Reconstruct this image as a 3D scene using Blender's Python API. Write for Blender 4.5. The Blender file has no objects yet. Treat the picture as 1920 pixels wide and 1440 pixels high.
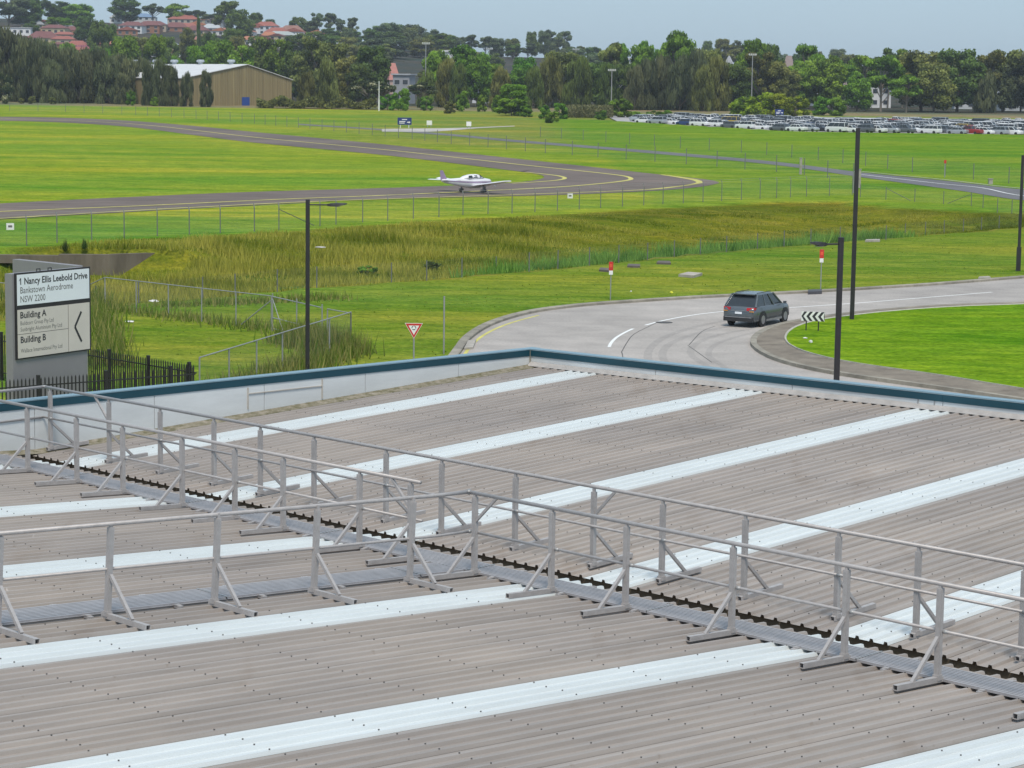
import bpy, bmesh, math, random
import numpy as np
from mathutils import Vector, Matrix
random.seed(7); RNG = np.random.default_rng(7)
SC = bpy.context.scene; COL = SC.collection

# ---------------------------------------------------------------- camera
HC = 11.2                                   # lens height above the lower ground
FPX, PITCH, ROLL = 4216.9, math.atan((720-168.26)/4216.9), 0.0130
fw = Vector((0, math.cos(PITCH), -math.sin(PITCH))); r0 = Vector((1, 0, 0)); u0 = r0.cross(fw)
RT = math.cos(ROLL)*r0 + math.sin(ROLL)*u0; UP = -math.sin(ROLL)*r0 + math.cos(ROLL)*u0
cam_d = bpy.data.cameras.new('camera'); cam = bpy.data.objects.new('camera', cam_d); COL.objects.link(cam)
cam_d.sensor_fit = 'HORIZONTAL'; cam_d.sensor_width = 36; cam_d.lens = FPX/1920*36
cam_d.clip_start = 0.5; cam_d.clip_end = 20000
M3 = Matrix((RT, UP, -fw)).transposed()
cam.matrix_world = Matrix.Translation((0, 0, HC)) @ M3.to_4x4()
SC.camera = cam

# ---------------------------------------------------------------- sky, sun, exposure
SUN_EL, SUN_AZ = math.radians(60), math.radians(176)     # azimuth clockwise from +Y
wd = bpy.data.worlds.new('World'); SC.world = wd; wd.use_nodes = True
nt = wd.node_tree; nt.nodes.clear()
out = nt.nodes.new('ShaderNodeOutputWorld'); bg = nt.nodes.new('ShaderNodeBackground')
sky = nt.nodes.new('ShaderNodeTexSky'); sky.sky_type = 'NISHITA'; sky.sun_disc = False
sky.sun_elevation = SUN_EL; sky.sun_rotation = SUN_AZ
sky.altitude = 0; sky.air_density = 1.0; sky.dust_density = 1.0; sky.ozone_density = 1.0
SKYMIX = nt.nodes.new('ShaderNodeMix'); SKYMIX.data_type = 'RGBA'; SKYMIX.inputs[0].default_value = 0.80
tc = nt.nodes.new('ShaderNodeTexCoord'); nz = nt.nodes.new('ShaderNodeTexNoise'); mp = nt.nodes.new('ShaderNodeMapping')
mp.inputs['Scale'].default_value = (1, 1, 3.5); nz.inputs['Scale'].default_value = 2.2; nz.inputs['Detail'].default_value = 5
cr = nt.nodes.new('ShaderNodeValToRGB')
cr.color_ramp.elements[0].position = .3; cr.color_ramp.elements[0].color = (2.66, 3.80, 4.85, 1)
cr.color_ramp.elements[1].position = .75; cr.color_ramp.elements[1].color = (2.95, 4.05, 5.1, 1)
nt.links.new(tc.outputs['Generated'], mp.inputs[0]); nt.links.new(mp.outputs[0], nz.inputs[0]); nt.links.new(nz.outputs[0], cr.inputs[0])
nt.links.new(sky.outputs[0], SKYMIX.inputs[6]); nt.links.new(cr.outputs[0], SKYMIX.inputs[7])   # thin even cloud deck over the blue
nt.links.new(SKYMIX.outputs[2], bg.inputs[0]); bg.inputs[1].default_value = 0.10
nt.links.new(bg.outputs[0], out.inputs[0])
sun_d = bpy.data.lights.new('sun', 'SUN'); sun_d.energy = 2.1; sun_d.angle = math.radians(16); sun_d.color = (1, .92, .81)
sun = bpy.data.objects.new('sun', sun_d); COL.objects.link(sun)
sd = Vector((math.sin(SUN_AZ)*math.cos(SUN_EL), math.cos(SUN_AZ)*math.cos(SUN_EL), math.sin(SUN_EL)))
sun.rotation_euler = sd.to_track_quat('Z', 'Y').to_euler(); sun.location = (0, -20, 60)
vs = SC.view_settings; vs.view_transform = 'Standard'; vs.look = 'None'; vs.gamma = 1; vs.use_curve_mapping = False
vs.exposure = 0.60
SC.cycles.max_bounces = 8; SC.cycles.transparent_max_bounces = 16

# ---------------------------------------------------------------- pixels and terrain
def ray(px, py):
    d = fw + RT*((px-960)/FPX) - UP*((py-720)/FPX)
    return d/d.y                                  # per metre of depth
def at_depth(px, py, d):
    v = ray(px, py)*d
    return Vector((v.x, v.y, HC+v.z))
def flat(px, py, z=0.0):
    v = ray(px, py); k = (z-HC)/v.z
    return Vector((v.x*k, v.y*k, z))
def xs(pts, z): return np.array([[*flat(x, y, z)[:2]] for x, y in pts])
_N = xs([(-250,625),(-60,604),(100,588),(219,573),(380,559),(570,538),(738,529),(866,519),(1000,507),(1150,492),(1300,477),(1450,463),(1560,454),(1700,444),(1900,427),(2100,408)], 0)
_F = xs([(-250,478),(-60,470),(100,462),(233,450),(400,443),(523,436),(680,425),(775,418),(868,411),(1003,405),(1126,398),(1243,391),(1318,388),(1456,381),(1560,381),(1700,393),(1850,399),(2000,400)], .6)
def yN(X): return np.interp(X, _N[:,0], _N[:,1])
def yF(X): return np.maximum(np.interp(X, _F[:,0], _F[:,1]), yN(X)+9)
def sm(t):
    t = np.clip(t, 0, 1); return t*t*(3-2*t)
_WY = flat(205, 514, -.9).y                      # culvert wall line in the ditch, left part
def crestY(X): return np.interp(X, [10,27,56,110], [560,518,455,450])
def terrain(X, Y):
    X = np.asarray(X, float); Y = np.asarray(Y, float)
    n = yN(X); W = yF(X)-n; s = Y-n
    z = np.where(s < 0, 0, -0.9*sm(s/4.0))
    k = sm((-17.5-X)/4.5); r0_ = .34*W*(1-k)+(_WY+.35-n)*k; r1_ = .66*W*(1-k)+1.3*k; r1_ = np.minimum(r1_, np.maximum(W-r0_, .5))
    z = np.where(s > r0_, -0.9+1.5*sm((s-r0_)/r1_), z)
    base = .6+.0098*(np.clip(Y, 200, 900)-200)
    z = np.where(s >= W, base, np.minimum(z, base))
    z = z + .55*np.exp(-((Y-crestY(X))/9.0)**2)*sm((X-8)/16)
    hill = np.interp(X, [-700,-300,-142,-80,-20,140,330,800], [56,53,46,39,33,30,24,20])-7.5
    z = z + hill*sm((Y-800)/720.0)*np.where(Y > 800, 1, 0)
    return z
def T(X, Y): return float(terrain(X, Y))
def at(px, py):                                # a pixel's ray down to the ground
    v = ray(px, py); lo = 30.0; d = 30.0
    while d < 6000:
        step = .5 if d < 260 else d*.006
        if HC+v.z*d < T(v.x*d, d):
            hi = d
            for _ in range(20):
                m = (lo+hi)/2
                if HC+v.z*m < T(v.x*m, m): hi = m
                else: lo = m
            return Vector((v.x*hi, hi, T(v.x*hi, hi)))
        lo = d; d += step
    return at_depth(px, py, 1500)
def height_at(px, py, P):                      # height of a pixel above the foot point P, on P's vertical
    return HC+ray(px, py).z*P.y-P.z

# ---------------------------------------------------------------- mesh helpers
class MB:
    def __init__(s): s.v = []; s.f = []
    def add(s, vs, fs):
        o = len(s.v); s.v += [tuple(v) for v in vs]; s.f += [tuple(i+o for i in f) for f in fs]; return s
    def box(s, x0, x1, y0, y1, z0, z1):
        v = [(x0,y0,z0),(x1,y0,z0),(x1,y1,z0),(x0,y1,z0),(x0,y0,z1),(x1,y0,z1),(x1,y1,z1),(x0,y1,z1)]
        return s.add(v, [(0,3,2,1),(4,5,6,7),(0,1,5,4),(1,2,6,5),(2,3,7,6),(3,0,4,7)])
    def bar(s, a, b, w, h=None, up=(0,0,1), hollow=0):
        a = Vector(a); b = Vector(b); h = h or w; d = (b-a).normalized()
        sd_ = d.cross(Vector(up))
        if sd_.length < 1e-4: sd_ = d.cross(Vector((0,1,0)))
        sd_.normalize(); u = sd_.cross(d)
        def ring(p, w, h): return [p-sd_*w/2-u*h/2, p+sd_*w/2-u*h/2, p+sd_*w/2+u*h/2, p-sd_*w/2+u*h/2]
        v = ring(a, w, h)+ring(b, w, h)
        f = [(0,1,5,4),(1,2,6,5),(2,3,7,6),(3,0,4,7)]
        if not hollow: f += [(3,2,1,0),(4,5,6,7)]
        else:
            k = hollow; v += ring(a, w-2*k, h-2*k)+ring(b, w-2*k, h-2*k)+ring(a+d*.12, w-2*k, h-2*k)+ring(b-d*.12, w-2*k, h-2*k)
            for i in range(4):
                j = (i+1) % 4
                f += [(j,i,8+i,8+j),(4+i,4+j,12+j,12+i),(8+j,8+i,16+i,16+j),(12+i,12+j,20+j,20+i)]
            f += [(19,18,17,16),(20,21,22,23)]
        return s.add(v, f)
    def tube(s, pts, r, n=8, cap=True):
        pts = [Vector(p) for p in pts]; rs = r if isinstance(r, (list, tuple)) else [r]*len(pts); rings = []
        for i, p in enumerate(pts):
            d = (pts[min(i+1, len(pts)-1)]-pts[max(i-1, 0)]).normalized()
            a = d.cross(Vector((0,0,1)));
            if a.length < 1e-3: a = Vector((1,0,0))
            a.normalize(); b = a.cross(d)
            rings.append([p+(a*math.cos(2*math.pi*k/n)+b*math.sin(2*math.pi*k/n))*rs[i] for k in range(n)])
        return s.loft(rings, cap)
    def loft(s, rings, cap=True, closed=True):
        n = len(rings[0]); v = [p for r in rings for p in r]; f = []
        for i in range(len(rings)-1):
            for k in range(n if closed else n-1):
                k2 = (k+1) % n; f.append((i*n+k, i*n+k2, (i+1)*n+k2, (i+1)*n+k))
        if cap: f += [tuple(range(n))[::-1], tuple((len(rings)-1)*n+k for k in range(n))]
        return s.add(v, f)
    def prism(s, poly, z0, z1):
        n = len(poly); v = [(x,y,z0) for x, y in poly]+[(x,y,z1) for x, y in poly]
        return s.add(v, [tuple(range(n))[::-1], tuple(range(n, 2*n))]+[(i,(i+1)%n,n+(i+1)%n,n+i) for i in range(n)])
    def strip(s, A, B, k=1):                     # sheet between two polylines
        n = len(A); v = []
        for j in range(k+1):
            t = j/k; v += [Vector(a).lerp(Vector(b), t) for a, b in zip(A, B)]
        return s.add(v, [(j*n+i, j*n+i+1, (j+1)*n+i+1, (j+1)*n+i) for j in range(k) for i in range(n-1)])
    def mesh(s, name, smooth=False):
        m = bpy.data.meshes.new(name); m.from_pydata(s.v, [], s.f); m.validate(); m.update()
        if smooth: m.polygons.foreach_set('use_smooth', [True]*len(m.polygons))
        return m
    def build(s, name, mat, parent=None, loc=None, smooth=False, rz=0):
        return link(name, s.mesh(name, smooth), mat, parent, loc, rz)
def link(name, me, mat=None, parent=None, loc=None, rz=0):
    o = bpy.data.objects.new(name, me); COL.objects.link(o)
    if mat is not None and me is not None and not me.materials: me.materials.append(mat)
    if parent: o.parent = parent
    if loc is not None: o.location = loc
    if rz: o.rotation_euler = (0, 0, rz)
    return o
def fix_normals(o):
    bm = bmesh.new(); bm.from_mesh(o.data); bmesh.ops.recalc_face_normals(bm, faces=bm.faces); bm.to_mesh(o.data); bm.free(); return o
def tag(o, label, cat, group=None):
    o['label'] = label; o['category'] = cat
    if group: o['group'] = group
    return o
def struct(o): o['kind'] = 'structure'; return o
def stuff(o, label=None, cat=None):
    o['kind'] = 'stuff'
    if label: o['label'] = label; o['category'] = cat
    return o
def thing(name, label, cat, loc=(0,0,0), rz=0, group=None):
    o = bpy.data.objects.new(name, None); COL.objects.link(o); o.location = loc; o.rotation_euler = (0,0,rz); o.empty_display_size = .3
    return tag(o, label, cat, group)
def smoothline(pts, n):
    P = [Vector(p) for p in pts]; P = [2*P[0]-P[1]]+P+[2*P[-1]-P[-2]]; o = []
    for i in range(1, len(P)-2):
        for k in range(n):
            t = k/n; a, b, c, d = P[i-1:i+3]
            o.append(.5*((2*b)+(c-a)*t+(2*a-5*b+4*c-d)*t*t+(3*b-a-3*c+d)*t**3))
    o.append(P[-2]); return o

# ---------------------------------------------------------------- materials
def new_mat(name):
    m = bpy.data.materials.new(name); m.use_nodes = True; return m, m.node_tree, m.node_tree.nodes['Principled BSDF']
def mat(name, col, rough=.6, metal=0, var=.18, scale=4, stretch=(1,1,1), bump=0, bscale=None, spec=.5, col2=None, obj_rand=0, detail=5):
    m, t, b = new_mat(name); N = t.nodes; L = t.links
    b.inputs['Roughness'].default_value = rough; b.inputs['Metallic'].default_value = metal
    b.inputs['Specular IOR Level'].default_value = spec
    tc = N.new('ShaderNodeTexCoord'); mp = N.new('ShaderNodeMapping'); mp.inputs['Scale'].default_value = stretch
    nz = N.new('ShaderNodeTexNoise'); nz.inputs['Scale'].default_value = scale; nz.inputs['Detail'].default_value = detail; nz.inputs['Roughness'].default_value = .65
    L.new(tc.outputs['Object'], mp.inputs[0]); L.new(mp.outputs[0], nz.inputs[0])
    r = N.new('ShaderNodeValToRGB'); c = np.array(col[:3]); c2 = np.array(col2[:3]) if col2 else None
    lo = c*(1-var) if col2 is None else c; hi = np.minimum(c*(1+var), 1) if col2 is None else c2
    r.color_ramp.elements[0].position = .3; r.color_ramp.elements[0].color = (*lo, 1)
    r.color_ramp.elements[1].position = .7; r.color_ramp.elements[1].color = (*hi, 1)
    L.new(nz.outputs[0], r.inputs[0]); last = r.outputs[0]
    if obj_rand:
        oi = N.new('ShaderNodeObjectInfo'); hs = N.new('ShaderNodeHueSaturation'); mr = N.new('ShaderNodeMapRange')
        mr.inputs[3].default_value = 1-obj_rand; mr.inputs[4].default_value = 1+obj_rand
        L.new(oi.outputs['Random'], mr.inputs[0]); L.new(mr.outputs[0], hs.inputs['Value']); L.new(last, hs.inputs['Color']); last = hs.outputs[0]
    L.new(last, b.inputs['Base Color'])
    if bump:
        n2 = N.new('ShaderNodeTexNoise'); n2.inputs['Scale'].default_value = bscale or scale*4; n2.inputs['Detail'].default_value = 4
        L.new(mp.outputs[0], n2.inputs[0]); bp = N.new('ShaderNodeBump'); bp.inputs['Strength'].default_value = bump; bp.inputs['Distance'].default_value = .05
        L.new(n2.outputs[0], bp.inputs['Height']); L.new(bp.outputs[0], b.inputs['Normal'])
    return m
def mesh_wire(name, col, cover):              # woven wire: mostly air
    m, t, b = new_mat(name); N = t.nodes; L = t.links
    b.inputs['Base Color'].default_value = (*col, 1); b.inputs['Roughness'].default_value = .6
    tr = N.new('ShaderNodeBsdfTransparent'); mx = N.new('ShaderNodeMixShader'); mx.inputs[0].default_value = cover
    L.new(tr.outputs[0], mx.inputs[1]); L.new(b.outputs[0], mx.inputs[2]); L.new(mx.outputs[0], N['Material Output'].inputs[0]); return m
MAT = dict(
    galv_far=mat('weathered_galv', (.17,.175,.165), .7, .2, .15, 9), galv=mat('galvanised', (.34,.34,.34), .5, .35, .12, 20), alum=mat('aluminium', (.405,.38,.37), .5, .2, .12, 9, bump=.05),
    dark=mat('black_powder_coat', (.022,.02,.022), .55, 0, .2, 3), blackfence=mat('black_fence_paint', (.02,.018,.018), .5, 0, .2, 5),
    asphalt=mat('asphalt', (.30,.285,.275), .9, 0, .16, .35, (1,1,1), .15, 30), white=mat('white_paint', (.78,.78,.76), .6, 0, .08, 3),
    yellow=mat('yellow_paint', (.55,.50,.12), .7, 0, .2, 1.0), concrete=mat('concrete', (.36,.33,.29), .9, 0, .25, 1.5, bump=.3),
    rubber=mat('rubber', (.02,.02,.02), .8, 0, .2, 6), glass=mat('car_glass', (.035,.042,.05), .08, 0, .1, 2), red=mat('red_sign', (.55,.03,.02), .5, 0, .1, 4),
    litter=mat('white_litter', (.7,.69,.68), .8, 0, .15, 9),
)
# ---------------------------------------------------------------- ground sheet
def zone_colors(X, Y):
    n = yN(X); W = yF(X)-n; s = (Y-n)
    C = np.empty((X.size, 3)); C[:] = (.166,.238,.020)
    def mix(mask, col):
        mk = np.clip(mask, 0, 1)[:, None]; C[:] = C*(1-mk)+np.array(col)*mk
    far = s > W
    mix(((s > 0) & (s <= 4.5)).astype(float)*.8, (.19,.165,.03))
    mix(((s > 4.5) & (s <= W*.4)).astype(float), (.09,.17,.03))
    mix(((s > W*.30) & (s <= W)).astype(float), (.155,.178,.012)); mix(((s > W*.80) & (s <= W*.97) & (X > 4)).astype(float)*.6, (.10,.12,.012))
    mix(far.astype(float), (.155,.265,.020))
    inner = far & (X < 12) & (Y > 184)
    mix(inner.astype(float), (.210,.296,.020))
    fr = sm((Y-330)/60)*far*sm((X+60)/60)
    mix(fr*.8, (.20,.235,.035))
    mix(sm((Y-320)/40)*(1-sm((Y-crestY(X)-4)/5))*sm((X-2)/12)*far, (.132,.252,.014))
    mix(sm((Y-640)/20), (.22,.20,.075)); mix(sm((Y-690)/30), (.06,.065,.035))
    mix(sm((Y-800)/60), (.07,.075,.045))
    return C
def make_ground():
    Ys = np.unique(np.r_[np.arange(28, 100, 6), np.arange(100, 232, 1.6), 200, np.arange(232, 340, 6), np.arange(340, 700, 8), np.arange(700, 1600, 30), [1700,1900,2300,3000,4500,8000]])
    Xs = np.unique(np.r_[[-5000,-3000,-1800,-1200,-900], np.arange(-700,-160,30), np.arange(-160,-60,6), np.arange(-60,62,2.4), np.arange(62,170,6), np.arange(170,700,30), [900,1200,1800,3000,5000]])
    gx, gy = np.meshgrid(Xs, Ys); gx = gx.ravel(); gy = gy.ravel(); gz = terrain(gx, gy)
    bumpy = (gy-yN(gx) > 0) & (gy-yN(gx) < yF(gx)-yN(gx)-1)
    gz = gz + np.where(bumpy, RNG.normal(0, .06, gx.size), 0)
    nx = len(Xs); ny = len(Ys)
    i, j = np.meshgrid(np.arange(nx-1), np.arange(ny-1)); a = (j*nx+i).ravel()
    me = bpy.data.meshes.new('ground')
    me.from_pydata(np.c_[gx, gy, gz].tolist(), [], np.c_[a, a+1, a+nx+1, a+nx].tolist())
    at_ = me.color_attributes.new('soil', 'FLOAT_COLOR', 'POINT')
    at_.data.foreach_set('color', np.c_[zone_colors(gx, gy), np.ones(gx.size)].ravel())
    me.polygons.foreach_set('use_smooth', [True]*len(me.polygons))
    return me
def grass_mat(name, col=None):
    m, t, b = new_mat(name); N = t.nodes; L = t.links
    b.inputs['Roughness'].default_value = 1; b.inputs['Specular IOR Level'].default_value = 0
    g = N.new('ShaderNodeNewGeometry')
    if col: src = N.new('ShaderNodeRGB'); src.outputs[0].default_value = (*col, 1); so = src.outputs[0]
    else: src = N.new('ShaderNodeAttribute'); src.attribute_name = 'soil'; so = src.outputs['Color']
    def noise(scale, stretch, lo, hi, det=5, p0=.3, p1=.7):
        mp = N.new('ShaderNodeMapping'); mp.inputs['Scale'].default_value = stretch; L.new(g.outputs['Position'], mp.inputs[0])
        n = N.new('ShaderNodeTexNoise'); n.inputs['Scale'].default_value = scale; n.inputs['Detail'].default_value = det; n.inputs['Roughness'].default_value = .7
        L.new(mp.outputs[0], n.inputs[0]); r = N.new('ShaderNodeValToRGB')
        r.color_ramp.elements[0].position = p0; r.color_ramp.elements[0].color = (*lo, 1)
        r.color_ramp.elements[1].position = p1; r.color_ramp.elements[1].color = (*hi, 1)
        L.new(n.outputs[0], r.inputs[0]); return r.outputs[0]
    def mul(a, c):
        x = N.new('ShaderNodeMix'); x.data_type = 'RGBA'; x.blend_type = 'MULTIPLY'; x.inputs[0].default_value = 1
        L.new(a, x.inputs[6]); L.new(c, x.inputs[7]); return x.outputs[2]
    c = mul(so, noise(.035, (.35,1,1), (.66,.88,1.0), (1.3,1.06,1.1), 6, .36, .64))
    c = mul(c, noise(.17, (.22,1,1), (.64,.82,.8), (1.34,1.12,1.7), 7, .36, .66))
    c = mul(c, noise(.9, (.5,1,1), (.66,.74,.75), (1.36,1.22,1.3), 8, .36, .66))
    c = mul(c, noise(5, (.7,1,1), (.62,.68,.7), (1.42,1.32,1.3), 5, .36, .66))
    L.new(c, b.inputs['Base Color'])
    bp = N.new('ShaderNodeBump'); bp.inputs['Strength'].default_value = .5; bp.inputs['Distance'].default_value = .12
    n = N.new('ShaderNodeTexNoise'); n.inputs['Scale'].default_value = 3.5; n.inputs['Detail'].default_value = 6; L.new(g.outputs['Position'], n.inputs[0])
    L.new(n.outputs[0], bp.inputs['Height']); L.new(bp.outputs[0], b.inputs['Normal']); return m
MAT['ground'] = grass_mat('lawn_and_field_grass'); MAT['island_grass'] = grass_mat('island_lawn', (.134,.262,.010))
struct(link('ground', make_ground(), MAT['ground']))

def asphalt_mat(name, col, streak=(1,1,1), amt=.14):
    m, t, b = new_mat(name); N = t.nodes; L = t.links
    b.inputs['Roughness'].default_value = .85; g = N.new('ShaderNodeNewGeometry'); last = None
    for sc, st, a in ((.05, streak, amt), (.5, streak, amt), (8, (1,1,1), .12)):
        mp = N.new('ShaderNodeMapping'); mp.inputs['Scale'].default_value = st; L.new(g.outputs['Position'], mp.inputs[0])
        n = N.new('ShaderNodeTexNoise'); n.inputs['Scale'].default_value = sc; n.inputs['Detail'].default_value = 6; L.new(mp.outputs[0], n.inputs[0])
        r = N.new('ShaderNodeMapRange'); r.inputs[1].default_value = .3; r.inputs[2].default_value = .7; r.inputs[3].default_value = 1-a; r.inputs[4].default_value = 1+a
        L.new(n.outputs[0], r.inputs[0]); x = N.new('ShaderNodeMix'); x.data_type = 'RGBA'; x.blend_type = 'MULTIPLY'; x.inputs[0].default_value = 1
        if last is None: x.inputs[6].default_value = (*col, 1)
        else: L.new(last, x.inputs[6])
        L.new(r.outputs[0], x.inputs[7]); last = x.outputs[2]
    L.new(last, b.inputs['Base Color']); return m
MAT['road'] = asphalt_mat('worn_road_asphalt', (.375,.340,.312)); MAT['taxi'] = asphalt_mat('taxiway_bitumen', (.140,.105,.086), (.4,1,1), .22)
MAT['far_road'] = asphalt_mat('old_bitumen', (.13,.125,.13))
def drape(pts, dz): return [Vector((p.x, p.y, T(p.x, p.y)+dz)) for p in pts]
def px_line(pts, n=6, dz=.03): return drape(smoothline([at(x, y) for x, y in pts], n), dz)
def ribbon(name, pts, w, m, dz, n=6, parent=None, dashes=None):
    L = smoothline([Vector((*at(x, y)[:2], 0)) for x, y in pts], n); b = MB(); A = []; B = []
    for i, p in enumerate(L):
        d = (L[min(i+1, len(L)-1)]-L[max(i-1, 0)]).normalized(); nn = Vector((-d.y, d.x, 0))*w/2
        A.append(p+nn); B.append(p-nn)
    b.strip(drape(A, dz), drape(B, dz))
    return b.build(name, m, parent)
# taxiway hairpin
TO = [(-200,426),(0,412),(240,398),(480,385),(720,374),(960,368),(1100,364),(1243,357),(1310,351),(1343,345),(1347,342),(1325,337),(1260,330),(1200,323.5),(1080,310),(960,297),(720,271),(480,248),(360,236),(240,226.5),(120,221),(0,219),(-200,217)]
TI = [(-200,392),(0,382),(240,370),(480,360),(720,353),(830,349),(900,346.5),(960,343),(995,339.5),(1015,335.5),(1020,332),(1016,329),(1005,326.5),(990,324),(975,322),(960,320),(720,291),(480,268),(360,253),(240,238),(120,230),(0,226.5),(-200,224)]
A = px_line(TO, 6, 0); B = px_line(TI, 6, 0); mb = MB()
for k in range(6):
    mb.strip(drape([a.lerp(b, k/6) for a, b in zip(A, B)], .03), drape([a.lerp(b, (k+1)/6) for a, b in zip(A, B)], .03))
taxi = struct(mb.build('taxiway', MAT['taxi']))
for nm, pts, w in (('centre_line', [(-200,406),(0,397.5),(480,376.5),(720,367),(960,356),(1060,350.5),(1125,345),(1165,340.5),(1183,336.5),(1172,331),(1130,325.5),(1060,318),(960,307.5),(720,281),(480,258),(240,232),(0,222)], .55),
                   ('centre_line', [(960,344.5),(1010,341.5),(1045,338.5),(1059,335),(1050,331),(1025,327.5),(985,323.5)], .5),
                   ('edge_line', [(-200,424),(0,410.5),(480,383.5),(960,366),(1200,357),(1270,350.5),(1304,345),(1308,341),(1290,336),(1240,328)], .5),
                   ('edge_line', [(1215,356),(1275,349.5),(1311,344.5),(1314,341),(1298,336),(1250,329)], .35)):
    ribbon(nm, pts, w, MAT['yellow'], .05, 6, taxi)
# far road
A = px_line([(2100,368),(1920,356),(1780,340),(1615,323.5),(1440,302),(1200,281),(960,262),(840,251),(700,241),(560,232)], 6, .03)
B = px_line([(2100,396),(1920,376),(1800,358),(1615,332.5),(1440,308),(1200,286),(960,266),(840,254.5),(700,243.5),(560,234.5)], 6, .03)
fr = struct(MB().strip(A, B, 2).build('airport_road', MAT['far_road']))
ribbon('centre_line', [(2100,381),(1920,368),(1842,353),(1760,344.5),(1615,328)], .28, MAT['white'], .05, 6, fr)
ribbon('kerb', [(2100,367),(1920,355.5),(1780,339.5),(1700,331.5),(1615,323)], .4, MAT['concrete'], .12, 6, fr)
ap = px_line([(716,242),(760,241.5),(800,241),(842,240.5),(900,238.5),(965,236)], 5, .035); bp_ = px_line([(716,247),(760,247.5),(800,247.5),(842,245),(900,240.5),(965,237.2)], 5, .035)
struct(MB().strip(ap, bp_, 2).build('access_track', asphalt_mat('pale_track', (.42,.39,.35))))
# car park pad
X0, X1 = 24, 190
cpx = np.linspace(X0, X1, 24)
struct(MB().strip([(x, float(crestY(x))+8, T(x, float(crestY(x))+8)+.04) for x in cpx], [(x, 625, T(x, 625)+.04) for x in cpx], 16).build('car_park', asphalt_mat('pale_car_park', (.34,.33,.32))))
# nearer road with kerbs
KO = [(800,760),(845,690),(866,660),(880,640),(898,625),(925,610),(965,596),(1010,585.5),(1060,578.5),(1120,572.5),(1200,567),(1300,560.5),(1380,556.5),(1450,553),(1520,549.5),(1600,545),(1680,540),(1750,535.5),(1840,528.5),(1920,522),(2100,508)]
outer = smoothline([flat(x, y) for x, y in KO], 6)
IK = [(2300,553),(2100,561),(1920,571.5),(1820,574.5),(1740,578.5),(1660,585),(1600,591),(1545,598),(1495,606.5),(1455,616.5),(1428,630),(1419,643),(1426,656),(1452,671.5),(1490,684.5),(1540,696),(1600,706.5),(1680,718),(1760,729),(1850,742),(1960,759),(2120,790)]
IG = [(2300,557.5),(2100,566),(1920,576),(1820,579.5),(1740,584),(1660,590.5),(1610,596),(1560,602.5),(1520,610),(1492,620),(1477,632),(1475,644),(1486,655),(1508,665),(1540,674.5),(1580,683.5),(1630,692),(1700,702),(1770,712),(1850,725.5),(1960,744),(2120,775)]
ik = smoothline([flat(x, y) for x, y in IK], 6); ig = smoothline([flat(x, y) for x, y in IG], 6)
def inset(L, d):
    o = []
    for i, p in enumerate(L):
        t = (L[min(i+1, len(L)-1)]-L[max(i-1, 0)]); t.z = 0; t.normalize(); o.append(p+Vector((-t.y, t.x, 0))*d)
    return o
near_edge = [Vector((-20, 52, 0)), Vector((60, 52, 0))]
# road sheet: fan polygon from outer kerb to island kerb (road is flat here)
poly = [(p.x, p.y) for p in outer]+[(120, 150), (120, 40), (-14, 40)]
bm = bmesh.new(); vv = [bm.verts.new((x, y, .006)) for x, y in poly]; bm.faces.new(vv); bmesh.ops.triangulate(bm, faces=bm.faces)
me = bpy.data.meshes.new('road'); bm.to_mesh(me); bm.free(); road = struct(link('road', me, MAT['road']))
def kerb_run(name, L, w, h, m, side, z0=0, seg=1.9, parent=None):
    d = 0; cur = [L[0]]; n = 0; R = []
    for p in L[1:]:
        cur.append(p); d += (p-cur[-2]).length
        if d > seg: R.append(cur); cur = [p]; d = 0
    for c in R:
        a = [c[0], c[len(c)//2], c[-1]]
        t = (a[2]-a[0]).normalized(); a[0] = a[0]+t*.008; a[2] = a[2]-t*.008
        b = [q.copy() for q in inset(a, side*w)]
        up = Vector((0,0,h)); ch = Vector((0,0,h-.03)); e = inset(a, side*.04); zz = Vector((0,0,z0))
        mb = MB(); mb.loft([[a[i]+zz, a[i]+ch+zz, e[i]+up+zz, b[i]+up+zz, b[i]+zz] for i in range(3)]); o = mb.build(name, m, parent); fix_normals(o)
MAT['kerb'] = mat('kerb_concrete', (.27,.245,.20), .9, 0, .3, 1.2, bump=.2, obj_rand=.15)
kerb_run('kerb_stone', outer, .38, .14, MAT['kerb'], 1, .006, 2.4, road)
isl = struct(MB().strip([p+Vector((0,0,.13)) for p in ik], [p+Vector((0,0,.15)) for p in ig], 3).build('roundabout_apron', mat('dirty_brick_apron', (.13,.105,.08), .9, 0, .4, .8, (1,1,1), .3, 14, col2=(.27,.23,.18))))
kerb_run('kerb_stone', ik, .3, .145, MAT['kerb'], -1, .006, 2.2, isl)
poly = [(p.x, p.y) for p in ig]
bm = bmesh.new(); vv = [bm.verts.new((x, y, .17)) for x, y in poly]; f = bm.faces.new(vv)
if f.normal.z < 0: f.normal_flip()
bmesh.ops.triangulate(bm, faces=bm.faces); me = bpy.data.meshes.new('roundabout_lawn'); bm.to_mesh(me); bm.free()
struct(link('roundabout_lawn', me, MAT['island_grass']))
kerb_run('edge_stone', ig, .09, .075, mat('pale_edging', (.42,.40,.34), .9, 0, .2, 2), -1, .13, 2.2, isl)
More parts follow.
